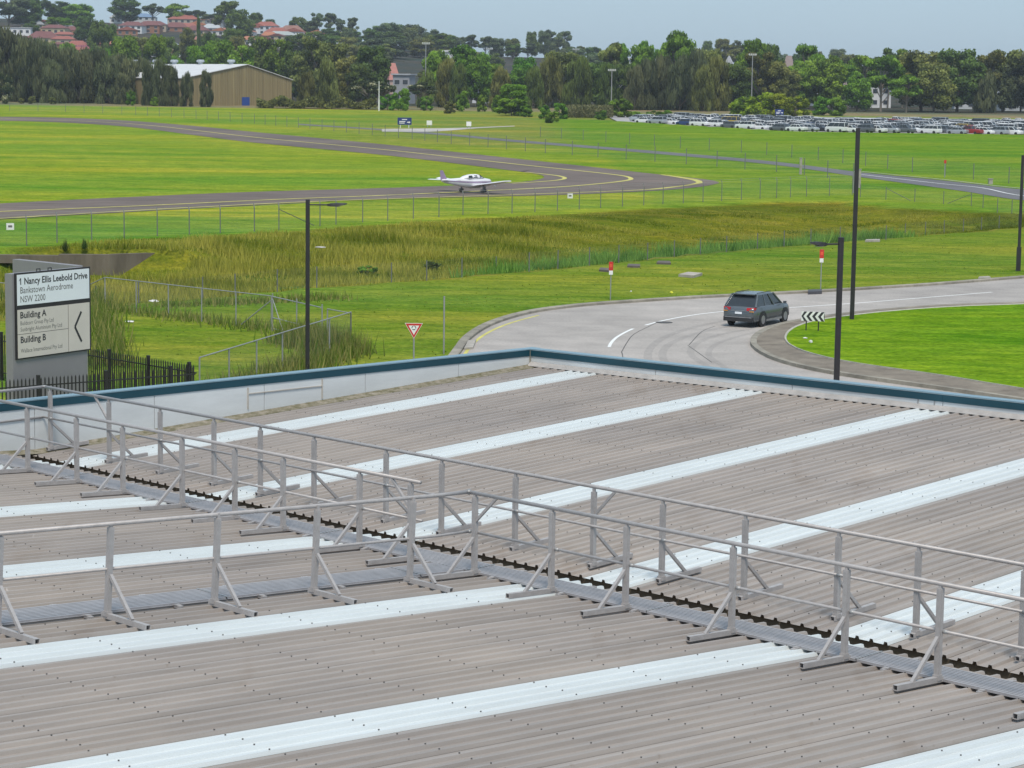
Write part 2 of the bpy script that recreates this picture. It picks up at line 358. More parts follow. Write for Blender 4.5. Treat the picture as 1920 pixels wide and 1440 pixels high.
# paint on the road
for pts, w in (([(1142,651),(1146,643),(1156,633),(1172,623.5),(1187,616.5)], .15), ([(1210,610),(1245,601),(1290,592.5),(1330,587),(1375,583),(1480,577),(1600,569),(1700,561),(1860,548)], .16), ([(1160,668),(1195,662),(1230,658)], .0)):
    if w: ribbon('white_line', pts, w, MAT['white'], .011, 6, road)
ribbon('yellow_line', [(868,670),(878,655),(888,643.5),(905,630),(930,616.5),(965,603.5),(1010,591.5)], .16, MAT['yellow'], .011, 6, road)
MAT['tyremark'] = asphalt_mat('rubbered_asphalt', (.325,.296,.273))
for pts, w in (([(1235,700),(1215,672),(1222,650),(1250,631),(1300,614),(1370,600),(1450,590)], .5), ([(1270,700),(1243,672),(1250,650),(1285,632),(1340,617),(1400,606),(1470,598)], .5), ([(1330,690),(1296,665),(1305,645),(1345,629),(1410,616)], .45), ([(1360,690),(1330,668),(1336,650),(1368,636),(1420,622)], .4)):
    ribbon('tyre_mark', pts, w*.7, MAT['tyremark'], .009, 6, road)
MAT['seal'] = asphalt_mat('crack_sealant', (.10,.095,.09))
for pts in ([(1165,661),(1176,642),(1190,626),(1230,606)], [(1292,647),(1316,622),(1340,612)], [(1290,648),(1335,680)], [(1166,661),(1172,690)]):
    ribbon('crack_seal', pts, .045, MAT['seal'], .010, 4, road)
# ---------------------------------------------------------------- the foreground roof (own frame: x along the box gutter, y up the far slope)
TH = -0.7857; RCX, RCY, RCZ = 30.6129, -19.8402, 5.9496
def roof_to_world(x, y, z):
    dx, dy = x-RCX, y-RCY; c, s = math.cos(TH), math.sin(TH)
    return Vector((dx*c-dy*s, dx*s+dy*c, z+HC-RCZ))
def rthing(name, label, cat, x, y, z, group=None): return thing(name, label, cat, roof_to_world(x, y, z), TH, group)
SF, SN = math.tan(.0452), .0579; RIB = .1905; PIT = 4*RIB
def zf(y): return SF*y
def zn(y): return .026-SN*y
def Pline(x): return (11.67+.088*x)*math.cos(.0452)
def roof_mat():
    m = mat('weathered_roof_sheet', (.335,.296,.268), .55, .05, .15, 1.6, (3.0,.2,1), .04, 9, obj_rand=.06); t = m.node_tree; N = t.nodes; L = t.links; b = N['Principled BSDF']
    g = N.new('ShaderNodeNewGeometry'); last = b.inputs['Base Color'].links[0].from_socket
    def layer(scale, stretch, p0, p1, lo, hi, last, det=5):
        mp = N.new('ShaderNodeMapping'); mp.inputs['Rotation'].default_value = (0, 0, -TH); mp.inputs['Scale'].default_value = stretch; L.new(g.outputs['Position'], mp.inputs[0]); n = N.new('ShaderNodeTexNoise'); n.inputs['Scale'].default_value = scale; n.inputs['Detail'].default_value = det; L.new(mp.outputs[0], n.inputs[0])
        r = N.new('ShaderNodeValToRGB'); r.color_ramp.elements[0].position = p0; r.color_ramp.elements[0].color = (*lo, 1); r.color_ramp.elements[1].position = p1; r.color_ramp.elements[1].color = (*hi, 1); L.new(n.outputs[0], r.inputs[0])
        x = N.new('ShaderNodeMix'); x.data_type = 'RGBA'; x.blend_type = 'MULTIPLY'; x.inputs[0].default_value = 1; L.new(last, x.inputs[6]); L.new(r.outputs[0], x.inputs[7]); return x.outputs[2]
    last = layer(.35, (1,1,1), .35, .65, (.93,.935,.95), (1.06,1.05,1.03), last)
    last = layer(1.1, (1.6,.35,1), .60, .78, (1,1,1), (.86,.82,.78), last, 7)
    last = layer(9, (1,.5,1), .69, .76, (1,1,1), (.80,.75,.70), last, 6)
    last = layer(6, (1,1,1), .76, .79, (1,1,1), (1.5,1.55,1.6), last, 3)
    L.new(last, b.inputs['Base Color']); return m
MAT['roof'] = roof_mat()
MAT['skylight'] = mat('translucent_sheet', (.60,.635,.64), .4, 0, .08, 1.2, (4,.3,1), .02, 8)
MAT['wallgrey'] = mat('parapet_sheet', (.64,.66,.665), .4, .12, .10, .9, (1,.5,2.2), .06, 2)
MAT['teal'] = mat('teal_capping', (.006,.052,.076), .45, 0, .12, 1.5)
MAT['cap'] = mat('pale_capping', (.20,.31,.37), .4, .1, .08, 1.5)
MAT['moss'] = mat('mossy_flashing', (.085,.08,.028), .95, 0, .4, 9, (1,.8,1), .3, col2=(.30,.265,.215))
MAT['gutter'] = mat('rusty_gutter', (.12,.088,.06), .85, 0, .4, 2.5, col2=(.18,.14,.09))
MAT['flash'] = mat('flashing', (.40,.375,.355), .5, .1)
bld = rthing('factory_building', 'low factory building with ribbed brown-grey roof, pale skylight strips and teal-capped parapet', 'building', 0, 0, 0)
def sheet(x0, ya, yb0, yb1, zfun, mt):
    # ribbed sheet: four pans and ribs, open lap on its +x side
    prof = []
    for k in range(1, 5):
        c = k*RIB
        prof += [(c-.030, 0), (c-.018, .033), (c+.018, .033), (c+.030, 0)]
    prof = [(.043, -.012), (.044, 0)]+prof; prof[-1] = (4*RIB+.033, -.002)
    n = len(prof); mb = MB(); t = .0
    A = [(x0+x, ya, zfun(ya)+z) for x, z in prof]
    B = []
    for x, z in prof:
        y = yb0+(yb1-yb0)*x/PIT; B.append((x0+x, y, zfun(y)+z))
    mb.add(A+B, [(i, i+1, n+i+1, n+i) for i in range(n-1)])
    return mb.build('roof_sheet' if mt is MAT['roof'] else 'skylight_sheet', mt, bld)
for i in range(0, 34):
    x0 = (3+4*(i-1))*RIB; sky_ = i % 5 == 1
    sheet(x0, 0, Pline(x0)-.05, Pline(x0+PIT)-.05, zf, MAT['skylight'] if sky_ else MAT['roof'])
    sheet(x0, -.43, -17.2, -17.2, zn, MAT['skylight'] if sky_ else MAT['roof'])
XE = (3+4*33)*RIB
MB().box(-.25, XE, .06, 14.5, -.3, -.28).build('ceiling_lining', MAT['gutter'], bld)
# added dark sheet below the roof: its colour makes the shade in laps and rib ends
mb = MB(); mb.add([(-.3,.05,zf(.05)-.05),(XE,.05,zf(.05)-.05),(XE,Pline(XE),zf(Pline(XE))-.05),(-.3,Pline(0),zf(Pline(0))-.05)], [(0,1,2,3)])
mb.add([(-.3,-17.2,zn(-17.2)-.05),(XE,-17.2,zn(-17.2)-.05),(XE,-.47,zn(-.47)-.05),(-.3,-.47,zn(-.47)-.05)], [(0,1,2,3)]); mb.build('dark_underlay', MAT['gutter'], bld)
mb = MB(); mb.box(-.35, XE, -.43, .05, -.26, -.24); mb.box(-.35, XE, .05, .075, -.24, .0); mb.box(-.35, XE, -.455, -.43, -.24, .03); mb.build('box_gutter', MAT['gutter'], bld)
for k in range(2, 12): MB().box(k*1.9, k*1.9+.04, -.43, .05, -.2, -.12).build('gutter_strap', MAT['gutter'], bld)
# screws on every rib
def screws(name, rows, zfun, cond, bld):
    mb = MB()
    for r in rows:
        for k in range(0, 136):
            x = k*RIB; y = r+random.uniform(-.03, .03)
            if not cond(x, y) or random.random() < .04: continue
            z = zfun(y)+.033; q = .008
            v = [(x+q*math.cos(a), y+q*math.sin(a), z+h) for h in (0, .011) for a in (0, 1.26, 2.51, 3.77, 5.03)]
            mb.add(v, [(5,6,7,8,9)]+[(i, (i+1) % 5, 5+(i+1) % 5, 5+i) for i in range(5)])
    stuff(mb.build(name, mat('screw_head', (.12,.113,.11), .5, .3), bld))
screws('screws', [.35+1.22*k for k in range(11)], zf, lambda x, y: y < Pline(x)-.1, bld)
screws('screws', [-1.25-1.22*k for k in range(13)], zn, lambda x, y: True, bld)
# parapets: x = -.37 side and the skewed end wall
ZT = .86
ys = [-18.0]+[-16.4+2.37*k for k in range(12)]; ys = [y for y in ys if y < 11.5]+[Pline(-.37)]
for a, b in zip(ys[:-1], ys[1:]):
    MB().box(-.42, -.37, a+.006, b-.006, -.3, ZT-.11).build('parapet_panel', MAT['wallgrey'], bld)
    z0, z1 = (zf(max(a, 0)) if a > -.2 else zn(a)), (zf(b) if b > 0 else zn(b))
    mb = MB(); mb.add([(-.366,a,z0+.05),(-.366,b,z1+.05),(-.30,b,z1+.030),(-.30,a,z0+.030),(-.16,a,z0+.004),(-.16,b,z1+.004)], [(0,3,2,1),(3,4,5,2)]); mb.build('moss_flashing', MAT['moss'], bld)
MB().box(-.60, -.42, -18, Pline(-.5)+.3, -3.5, ZT-.12).build('outer_wall', MAT['wallgrey'], bld)
MB().box(-.375, -.357, -18, Pline(-.36)-.002, ZT-.125, ZT-.004).build('teal_band', MAT['teal'], bld)
MB().box(-.57, -.352, -18, Pline(-.36)+.26, ZT, ZT+.02).build('capping', MAT['cap'], bld)
# end wall
def pw(x, off): return (x-.0877*off, Pline(x)+off*.996)
segs = [-.36+3.05*k for k in range(9)]
for a, b in zip(segs[:-1], segs[1:]):
    mb = MB(); mb.prism([pw(a+.006, 0), pw(b-.006, 0), pw(b-.006, .05), pw(a+.006, .05)], -.3, ZT-.11); fix_normals(mb.build('parapet_panel', MAT['wallgrey'], bld))
    mb = MB(); mb.prism([pw(a-.0, -.018), pw(b-.003, -.018), pw(b-.003, 0), pw(a, 0)], ZT-.125, ZT-.004); fix_normals(mb.build('teal_band', MAT['teal'], bld))
    mb = MB(); za, zb = zf(Pline(a)), zf(Pline(b))
    q = [(*pw(a, -.004), za+.10), (*pw(b, -.004), zb+.10), (*pw(b, -.10), zb+.036), (*pw(a, -.10), za+.036), (*pw(a, -.11), za+.026), (*pw(b, -.11), zb+.026)]
    mb.add(q, [(0,3,2,1),(3,4,5,2)]); mb.build('apron_flashing', MAT['flash'], bld)
xe = segs[-1]
mb = MB(); mb.prism([pw(-.352, -.02), pw(xe, -.02), pw(xe, .20), pw(-.38, .20)], ZT+.001, ZT+.021); fix_normals(mb.build('capping', MAT['cap'], bld))
mb = MB(); mb.prism([pw(-.4, .05), pw(xe, .05), pw(xe, .24), pw(-.6, .24)], -5.3, ZT-.12); fix_normals(mb.build('outer_wall', MAT['wallgrey'], bld))
MB().box(-.366, -.350, Pline(-.36)-.028, Pline(-.36)-.010, zf(11.6)+.05, ZT).build('corner_trim', mat('corner_trim', (.33,.30,.24), .6), bld)
for x in (8.3, 8.62): fix_normals(MB().prism([pw(x, -.012), pw(x+.02, -.012), pw(x+.02, 0), pw(x, 0)], .60, ZT-.127).build('down_strap', MAT['galv'], bld))
mb = MB(); mb.box(-.369, -.352, 4.55, 4.57, .32, .70); mb.box(-.369, -.352, 6.25, 6.27, .36, .72); mb.box(-.369, -.352, 4.57, 6.25, .585, .60); mb.build('access_trim', mat('trim_tan', (.47,.43,.38), .6), bld)
# lower walls of the building under the roof
MB().box(-.55, XE, -17.4, -17.2, -5.25, 1.0).build('outer_wall', MAT['wallgrey'], bld)
MB().box(-.60, -.42, -17.2, Pline(-.5), -5.25, -3.5).build('outer_wall', MAT['wallgrey'], bld)

# ---------------------------------------------------------------- walkways
MAT['grate'] = mat('walkway_aluminium', (.36,.35,.36), .5, .12, .12, 6)
def walkway(name, label, along, a, b, c0, c1):
    # along 'x': runs a..b in x between y c0..c1 ; along 'y': runs a..b in y between x c0..c1
    t = rthing(name, label, 'walkway', 0, 0, 0); n = 9; w = (c1-c0)/n
    def P(u, v, dz):
        x, y = (u, v) if along == 'x' else (v, u)
        return (x, y, (zn(-1.0)+.076 if along == 'x' else zn(y)+.062)+dz)
    us = [a+2.9*k for k in range(int((b-a)/2.9)+1)]+[b]
    for u0, u1 in zip(us[:-1], us[1:]):
        if u1-u0 < .05: continue
        mb = MB()
        for k in range(n):
            v0 = c0+k*w; v1 = v0+w*.62
            q = [P(u0+.006, v0, 0), P(u1-.006, v0, 0), P(u1-.006, v1, 0), P(u0+.006, v1, 0)]
            lo = [P(u0+.006, v0, -.028), P(u1-.006, v0, -.028), P(u1-.006, v1, -.028), P(u0+.006, v1, -.028)]
            mb.add(q+lo, [(0,1,2,3),(7,6,5,4),(0,4,5,1),(1,5,6,2),(2,6,7,3),(3,7,4,0)])
        mb.add([P(u0+.006, c0, -.022), P(u1-.006, c0, -.022), P(u1-.006, c1, -.022), P(u0+.006, c1, -.022)], [(0,1,2,3)])
        fix_normals(mb.build('deck_plank', MAT['grate'], t))
    k = 0; u = a+.55
    while u < b:
        for e, sgn in ((c0, -1), (c1, 1)):
            mb = MB(); p, q = P(u, e+sgn*.10, -.03), P(u, e-sgn*.03, -.03)
            mb.bar(p, q, .05, .03); mb.bar(P(u-.03, e+sgn*.03, -.012), P(u+.03, e+sgn*.03, -.012), .045, .012); mb.build('bracket', MAT['alum'], t)
        u += 1.15
    for u in us[1:-1]: 
        mb = MB(); mb.bar(P(u, c0, .004), P(u, c1, .004), .022, .008); mb.build('joint_strip', MAT['galv'], t)
walkway('roof_walkway', 'long ribbed aluminium walkway laid beside the dark box gutter', 'x', -.3, XE-.5, -1.255, -.80)
walkway('roof_walkway', 'ribbed aluminium walkway branching off along the roof sheets, away from the gutter', 'y', -16.5, -1.27, 10.72, 11.28)

# ---------------------------------------------------------------- guard rails
def post_mesh():
    mb = MB(); mb.box(-.028,.028,-.028,.028,.0,.93); mb.box(-.016,.016,-.016,.016,.93,.985)
    for s in (-1, 1): mb.box(-.029+.0,-.0285,-.02,.02,.02,.92) if s < 0 else mb.box(-.008,.008,-.0295,-.0281,.02,.92)
    mb.box(-.036,.036,-.036,.036,-.005,.05); return mb.mesh('post')
PM = post_mesh(); FM = MB().bar((0,-.075,.0),(0,.72,.0), .056, .056, hollow=.005).mesh('foot'); BM_ = MB().bar((0,.03,.43),(0,.44,.03), .036, .036).mesh('brace')
def add_post(t, x, y, z, rz, tilt):           # foot points to local +y turned by rz; tilt = slope along the foot
    p = link('post', PM, MAT['alum'], t, (x, y, z)); p.rotation_euler = (0, 0, rz)
    f = link('foot', FM, MAT['alum'], p, (0, 0, .0)); f.rotation_euler = (tilt, 0, 0)
    link('brace', BM_, MAT['alum'], p, (0, 0, 0)).rotation_euler = (tilt*.5, 0, 0)
    return p
def rail(t, pts, r, name): 
    mb = MB()
    mb.tube(pts, r, 10); o = mb.build(name, MAT['alum'], t, smooth=True); return o
def sleeve(t, p, d, r):
    p = Vector(p); d = Vector(d).normalized(); MB().tube([p-d*.035, p+d*.035], r, 10).build('rail_sleeve', MAT['galv'], t, smooth=True)
def knee(t, a, b): MB().bar(a, b, .034, .03).build('knee_brace', MAT['alum'], t)
FX = [-.2,1.44,2.79,4.13,5.23,6.44,7.97,9.08,10.47,11.85,12.99,14.27,15.62,16.7,18.04,19.4,20.75]
FOOT = .058
t = rthing('guard_rail', 'longest guard rail, standing beyond the dark gutter, turning a corner beside the parapet', 'railing', 0, 0, 0)
zb = zf(.38)+FOOT
for x in FX: add_post(t, x, .38, zb, 0, math.atan(SF))
hr, hm = zb+.995, zb+.50
rail(t, [(21.2,.38,hr),(-.35,.38,hr)], .0235, 'top_rail'); rail(t, [(21.2,.352,hm),(-.35,.352,hm)], .0165, 'mid_rail')
rail(t, [(-.36,.38,hr),(-.36,-2.6,hr-.02)], .0235, 'top_rail'); rail(t, [(-.36,.352,hm),(-.36,-2.6,hm-.02)], .0165, 'mid_rail')
sleeve(t, (-.355,.37,hr), (1,1,0), .028); 
for x in FX[::2]: sleeve(t, (x+.05,.352,hm), (1,0,0), .021)
knee(t, (1.44,.38,zb+.62), (1.06,.38,hr)); knee(t, (11.85,.38,zb+.62), (12.22,.38,hr))
NX = [.45,1.75,3.05,4.21,5.62,6.8,7.83,9.36,10.32]
t = rthing('guard_rail', 'guard rail between gutter walkway and parapet corner, ending in a free open tube end', 'railing', 0, 0, 0)
zb = zn(-1.31)+FOOT; hr, hm = zb+.975, zb+.49
for x in NX: add_post(t, x, -1.31, zb, math.pi, math.atan(SN))
rail(t, [(-.36,-1.31,hr),(10.50,-1.31,hr)], .0235, 'top_rail'); rail(t, [(-.36,-1.28,hm),(10.50,-1.28,hm)], .0165, 'mid_rail')
for x in NX[1::2]: sleeve(t, (x+.05,-1.28,hm), (1,0,0), .021)
knee(t, (10.32,-1.31,zb+.62), (9.95,-1.31,hr))
MX = [11.47,12.76,13.93,15.48,16.99,18.14,19.5]
t = rthing('guard_rail', 'L-shaped guard rail with a round elbow, along both walkways', 'railing', 0, 0, 0)
for x in MX: add_post(t, x, -1.31, zb, math.pi, math.atan(SN))
CY = [-2.36,-3.82,-5.22,-6.61,-7.93,-9.3]
for y in CY:
    add_post(t, 11.46, y, zn(y)+FOOT, -math.pi/2, 0).rotation_euler = (Matrix.Rotation(-SN, 3, 'X') @ Matrix.Rotation(-math.pi/2, 3, 'Z')).to_euler()
CT = [(11.40,-1.25,hr),(11.42,-1.31,hr)]
rail(t, [(11.36,-1.31,hr),(20.3,-1.31,hr)], .0235, 'top_rail'); rail(t, [(11.36,-1.28,hm),(20.3,-1.28,hm)], .0165, 'mid_rail')
def cz(y, h): return zn(y)+FOOT+h
rail(t, [(11.36,-1.31,hr-.0),(11.42,-1.9,cz(-1.9,.975)),(11.46+.04,-9.8,cz(-9.8,.965))], .0235, 'top_rail'); rail(t, [(11.36,-1.29,hm),(11.43,-1.9,cz(-1.9,.49)),(11.46,-9.8,cz(-9.8,.49))], .0165, 'mid_rail')
sleeve(t, (11.36,-1.31,hr), (1,-1,0), .03); sleeve(t, (11.36,-1.29,hm), (1,-1,0), .021)
for y in CY: sleeve(t, (11.44, y+.05, cz(y, .49)), (0,1,0), .021)
for x in MX[1:]: sleeve(t, (x+.05,-1.28,hm), (1,0,0), .021)
knee(t, (11.47,-1.31,zb+.62), (11.85,-1.31,hr))
# ---------------------------------------------------------------- lettering
def text_mb(txt, size, bold=0.0, width=1.0):
    c = bpy.data.curves.new('lettering', 'FONT'); c.body = txt; c.size = size; c.offset = bold*size; c.resolution_u = 2; c.fill_mode = 'FRONT'
    o = bpy.data.objects.new('lettering', c); COL.objects.link(o); dg = bpy.context.evaluated_depsgraph_get()
    me = bpy.data.meshes.new_from_object(o.evaluated_get(dg)); bpy.data.objects.remove(o); bpy.data.curves.remove(c)
    mb = MB(); mb.v = [(v.co.x*width, 0, v.co.y) for v in me.vertices]; mb.f = [tuple(p.vertices) for p in me.polygons]
    bpy.data.meshes.remove(me); return mb
def fit_width(mb, w):
    x1 = max(v[0] for v in mb.v); x0 = min(v[0] for v in mb.v); k = w/(x1-x0); mb.v = [((v[0]-x0)*k, v[1], v[2]) for v in mb.v]; return mb
# ---------------------------------------------------------------- estate sign (two slabs in a V)
MAT['signgrey'] = mat('sign_grey', (.27,.255,.265), .55, .1, .06, 1); MAT['signblack'] = mat('sign_black', (.02,.018,.02), .5); MAT['signbeige'] = mat('sign_beige', (.64,.58,.53), .5, 0, .05, 1)
MAT['signwhite'] = mat('sign_white', (.80,.83,.87), .45, 0, .04, 1); MAT['print_black'] = mat('print_black', (.03,.03,.035), .6, 0, .05); MAT['print_grey'] = mat('print_grey', (.14,.135,.13), .6, 0, .05)
PL = at_depth(22, 513, 72.0); PR = at_depth(167, 499.5, 75.2); zt = (PL.z+PR.z)/2
d = PR-PL; d.z = 0; SW = d.length; rz = math.atan2(d.y, d.x)
t = thing('directory_sign', 'tall grey estate sign with white address board, building list and left-pointing chevron', 'sign', (PL.x, PL.y, 0), rz)
MB().box(0, SW-.12, 0, .30, 0, zt-.02).build('slab', MAT['signgrey'], t)
zb0 = PL.z-(677-513)/FPX*72.0
MB().box(.10, SW, -.05, -.004, zb0, zt).build('board', MAT['signblack'], t)
bw = SW-.10; bh = zt-zb0
def pu(u): return .10+u*bw
def pv(v): return zt-v*bh
def plate(name, u0, u1, v0, v1, m): return MB().box(pu(u0), pu(u1), -.062, -.052, pv(v1), pv(v0)).build(name, m, t)
plate('address_panel', .02, .98, .02, .375, MAT['signwhite'])
plate('tenant_panel', .02, .685, .425, .707, MAT['signbeige']); plate('tenant_panel', .02, .685, .713, .985, MAT['signbeige']); plate('arrow_panel', .692, .98, .425, .985, MAT['signbeige'])
for s_, u0, u1, v, h, bold, m in (('1 Nancy Ellis Leebold Drive', .06, .955, .135, .079, .022, 'print_black'), ('Bankstown Aerodrome', .06, .755, .238, .079, .004, 'print_grey'), ('NSW 2200', .06, .385, .342, .079, .004, 'print_grey'),
    ('Building A', .055, .395, .525, .078, .022, 'print_black'), ('Buildcorr Group Pty Ltd', .055, .49, .605, .050, .0, 'print_grey'), ('Sunbright Aluminium Pty Ltd', .055, .60, .677, .050, .0, 'print_grey'),
    ('Building B', .055, .385, .81, .078, .022, 'print_black'), ('Wallace International Pty Ltd', .055, .60, .925, .050, .0, 'print_grey')):
    mb = fit_width(text_mb(s_, h*bh*1.35, bold), (u1-u0)*bw)
    mb.build('lettering', MAT[m], t, (pu(u0), -.0645, pv(v)))
mb = MB(); zc_ = pv(.135)+.079*bh*.93; flatbar2 = [(pu(.045), -.0645, zc_-.07), (pu(.045), -.0645, zc_-.10), (pu(.064), -.0645, zc_-.03), (pu(.064), -.0645, zc_)]; mb.add(flatbar2, [(0,1,2,3)]); mb.build('numeral_flag', MAT['print_black'], t); mb = MB()
a, b_, c = (pu(.865), -.066, pv(.525)), (pu(.775), -.066, pv(.70)), (pu(.865), -.066, pv(.885))
mb.bar(a, b_, .004, .075, up=(0,-1,0)) if False else None
def flatbar(mb, a, b, w):
    a = Vector(a); b = Vector(b); d = (b-a).normalized(); n = Vector((-d.z, 0, d.x))*w/2; mb.add([a-n, b-n, b+n, a+n], [(0,1,2,3)])
flatbar(mb, a, b_, .085); flatbar(mb, b_, c, .085); mb.build('chevron', MAT['print_black'], t)
for u in (.33, .48): MB().tube([(pu(u), .12, zt-.02), (pu(u), .12, zt+.06), (pu(u)+.16, .12, zt+.06), (pu(u)+.16, .12, zt-.02)], .018, 6).build('lifting_lug', MAT['signblack'], t)
BL = at_depth(42, 487, 77.6); dd = Vector((BL.x-PR.x, BL.y-PR.y, 0)); 
q = Vector((PR.x, PR.y, 0)); q2 = q+dd*1.0; loc = lambda P: (Matrix.Rotation(-rz, 3, 'Z') @ (P-Vector((PL.x, PL.y, 0))))
a, b_ = loc(q), loc(q2); n = Vector((-(b_-a).y, (b_-a).x, 0)).normalized()*.14
a = a+Vector((-.1,.34,0)); mb = MB(); mb.prism([tuple((a+n)[:2]), tuple((a-n)[:2]), tuple((b_-n+Vector((0,.3,0)))[:2]), tuple((b_+n+Vector((0,.3,0)))[:2])], 0, zt+.02); fix_normals(mb.build('rear_slab', MAT['signgrey'], t))

# ---------------------------------------------------------------- black palisade fence
PK = MB().box(-.018,.018,-.016,.016,.08,1.72); PK.add([(-.018,-.016,1.72),(.018,-.016,1.72),(.018,.016,1.72),(-.018,.016,1.72),(0,0,1.80)], [(0,1,4),(1,2,4),(2,3,4),(3,0,4)]); PKM = PK.mesh('picket')
PPM = MB().box(-.05,.05,-.05,.05,0,1.86).mesh('post')
def palisade(label, P, Q):
    P = Vector((P[0], P[1], 0)); Q = Vector((Q[0], Q[1], 0)); L = (Q-P).length; rz = math.atan2(Q.y-P.y, Q.x-P.x)
    t = thing('palisade_fence', label, 'fence', P, rz)
    for z in (.28, 1.50): MB().box(0, L, -.02, .02, z, z+.04).build('rail', MAT['blackfence'], t)
    n = int(L/.135)
    for k in range(n):
        x = k*.135+.07
        if min(abs(x-j*2.4) for j in range(30)) < .06: continue
        link('picket', PKM, MAT['blackfence'], t, (x, 0, 0))
    for j in range(int(L/2.4)+1): link('post', PPM, MAT['blackfence'], t, (min(j*2.4, L), 0, 0))
def topat(px, py, h): return flat(px, py, h)
palisade('black spiked palisade fence running behind the estate sign', topat(-60, 615, 1.8), topat(368, 684, 1.8))
palisade('black spiked palisade fence passing in front of the estate sign', topat(-60, 716, 1.8), topat(366, 686, 1.8))

# ---------------------------------------------------------------- chain-link fences
MAT['wire'] = mesh_wire('chain_wire', (.30,.31,.29), .06); MAT['wire2'] = mesh_wire('chain_wire_far', (.36,.37,.34), .07); MAT['wiredark'] = mesh_wire('chain_wire_dense', (.20,.19,.15), .14)
def chain_fence(label, pts, h, r=.03, crank=0, toprail=True, spacing=None, wire='wire', braces=(), postmat='galv', group=None, lowrail=False):
    if spacing:
        o = [Vector(pts[0])]; d = 0; P = [Vector(p) for p in pts]
        for a, b in zip(P[:-1], P[1:]):
            L = (b-a).length; u = spacing-d
            while u <= L: o.append(a.lerp(b, u/L)); u += spacing
            d = (d+L) % spacing
        pts = o
    P = [Vector((p[0], p[1], T(p[0], p[1]))) for p in pts]; base = P[0].copy(); Q = [p-base for p in P]
    t = thing('chain_link_fence', label, 'fence', base, 0, group); pm = MB().tube([(0,0,-.15),(0,0,h)], r, 6).mesh('post')
    d = (Q[-1]-Q[0]).normalized(); n = Vector((d.y, -d.x, 0))
    if crank:
        c = MB(); c.tube([(0,0,-.15),(0,0,h),tuple(d*.10-n*.18+Vector((0,0,h+crank)))], r, 6); pm = c.mesh('post')
    for q in Q: link('post', pm, MAT[postmat], t, q)
    MB().strip([q+Vector((0,0,.03)) for q in Q], [q+Vector((0,0,h)) for q in Q]).build('wire_mesh', MAT[wire], t)
    if toprail: MB().tube([q+Vector((0,0,h)) for q in Q], r*.8, 6).build('top_rail', MAT['galv'], t)
    if lowrail: MB().tube([q+Vector((0,0,.1)) for q in Q], .012, 4).build('bottom_wire', MAT['galv'], t)
    if crank:
        for k in (.4, .95): MB().tube([q+d*.1*k-n*.18*k+Vector((0,0,h+crank*k)) for q in Q], .008, 3).build('barbed_wire', MAT['galv'], t)
    for i, sgn in braces: MB().bar(Q[i]+Vector((0,0,h*.88)), Q[i].lerp(Q[i+sgn], .85)+Vector((0,0,.1)), .045).build('brace', MAT[postmat], t)
    return t
# taxiway boundary
TF = [(-60,466),(-10,463),(50,461),(107,455),(172,450),(233,447),(295,443),(355,440),(413,437),(477,434),(523,431),(600,424),(630,421),(680,417),(727,414),(775,410),(823,407),(868,403),(915,401.5),(960,400),(1003,397.5),(1045,395),(1086,392.5),(1126,390),(1167,387.5),(1207,385),(1243,383),(1281,381),(1318,379),(1353,377),(1390,375),(1425,373),(1456,371.5),(1482,370),(1512,368.5),(1555,367),(1598,366)]
chain_fence('airfield boundary fence with cranked barbed-wire tops along the near side of the taxiway', [at(x, y) for x, y in TF], 1.75, .038, .3, False, None, 'wire2', [(10,1)], 'galv_far')
chain_fence('tall airfield fence end return joining the boundary fence beside the road bend', [at(x, y) for x, y in [(1600,362),(1604,355),(1606,348),(1606,342)]], 2.2, .05, 0, True, None, 'wire2')
chain_fence('fence with posts following the far road, behind the taxiway hairpin', [at(x, y) for x, y in [(1600,340),(1560,335),(1500,327),(1440,321),(1380,316),(1320,310),(1260,306),(1200,301),(1140,296.5),(1080,291.5),(1020,287),(960,281),(900,275),(840,269.5),(780,262),(700,253.5),(600,243.5),(480,232),(360,222.5),(240,214.5),(120,210),(0,208)]], 2.1, .05, 0, False, 7.5, 'wire2', (), 'galv_far')
chain_fence('fence on the far verge of the airport road, below the car park bank', [at(x, y) for x, y in [(1960,352),(1900,345),(1820,336),(1760,328),(1700,322),(1630,312),(1560,303),(1480,295),(1400,287),(1300,280),(1200,272),(1100,264),(1000,256)]], 1.9, .05, 0, False, 9, 'wire2', (), 'galv_far')
# fence at the foot of the grass bank
chain_fence('low wire fence along the ditch, between mown verge and tall grass', [at(x, y) for x, y in [(180,575),(260,570),(380,559.5),(441,553),(520,543.5),(594,537.5),(734,529.5),(800,524.5),(866,519),(930,513),(992,507.5),(1046,503),(1105,496.5),(1160,491.5),(1214,487),(1264,482),(1313,477.5),(1362,473),(1420,466.5),(1470,461.5),(1520,457.5),(1575,453.5),(1661,450),(1697,444),(1735,440.5),(1770,437.5),(1806,434.5),(1840,431.5),(1873,428.5),(1910,425)]], 1.15, .035, 0, False, None, 'wire', (), 'galv_far')
chain_fence('short wire fence running off the airfield fence corner above the ditch bank', [at(x, y) for x, y in [(1613,370),(1661,374.5),(1715,378.5),(1769,383),(1821,386),(1843,390),(1870,398.5),(1897,401),(1930,407)]], 1.3, .035, 0, False, None, 'wire2', [(1,1),(4,-1)], 'galv_far')
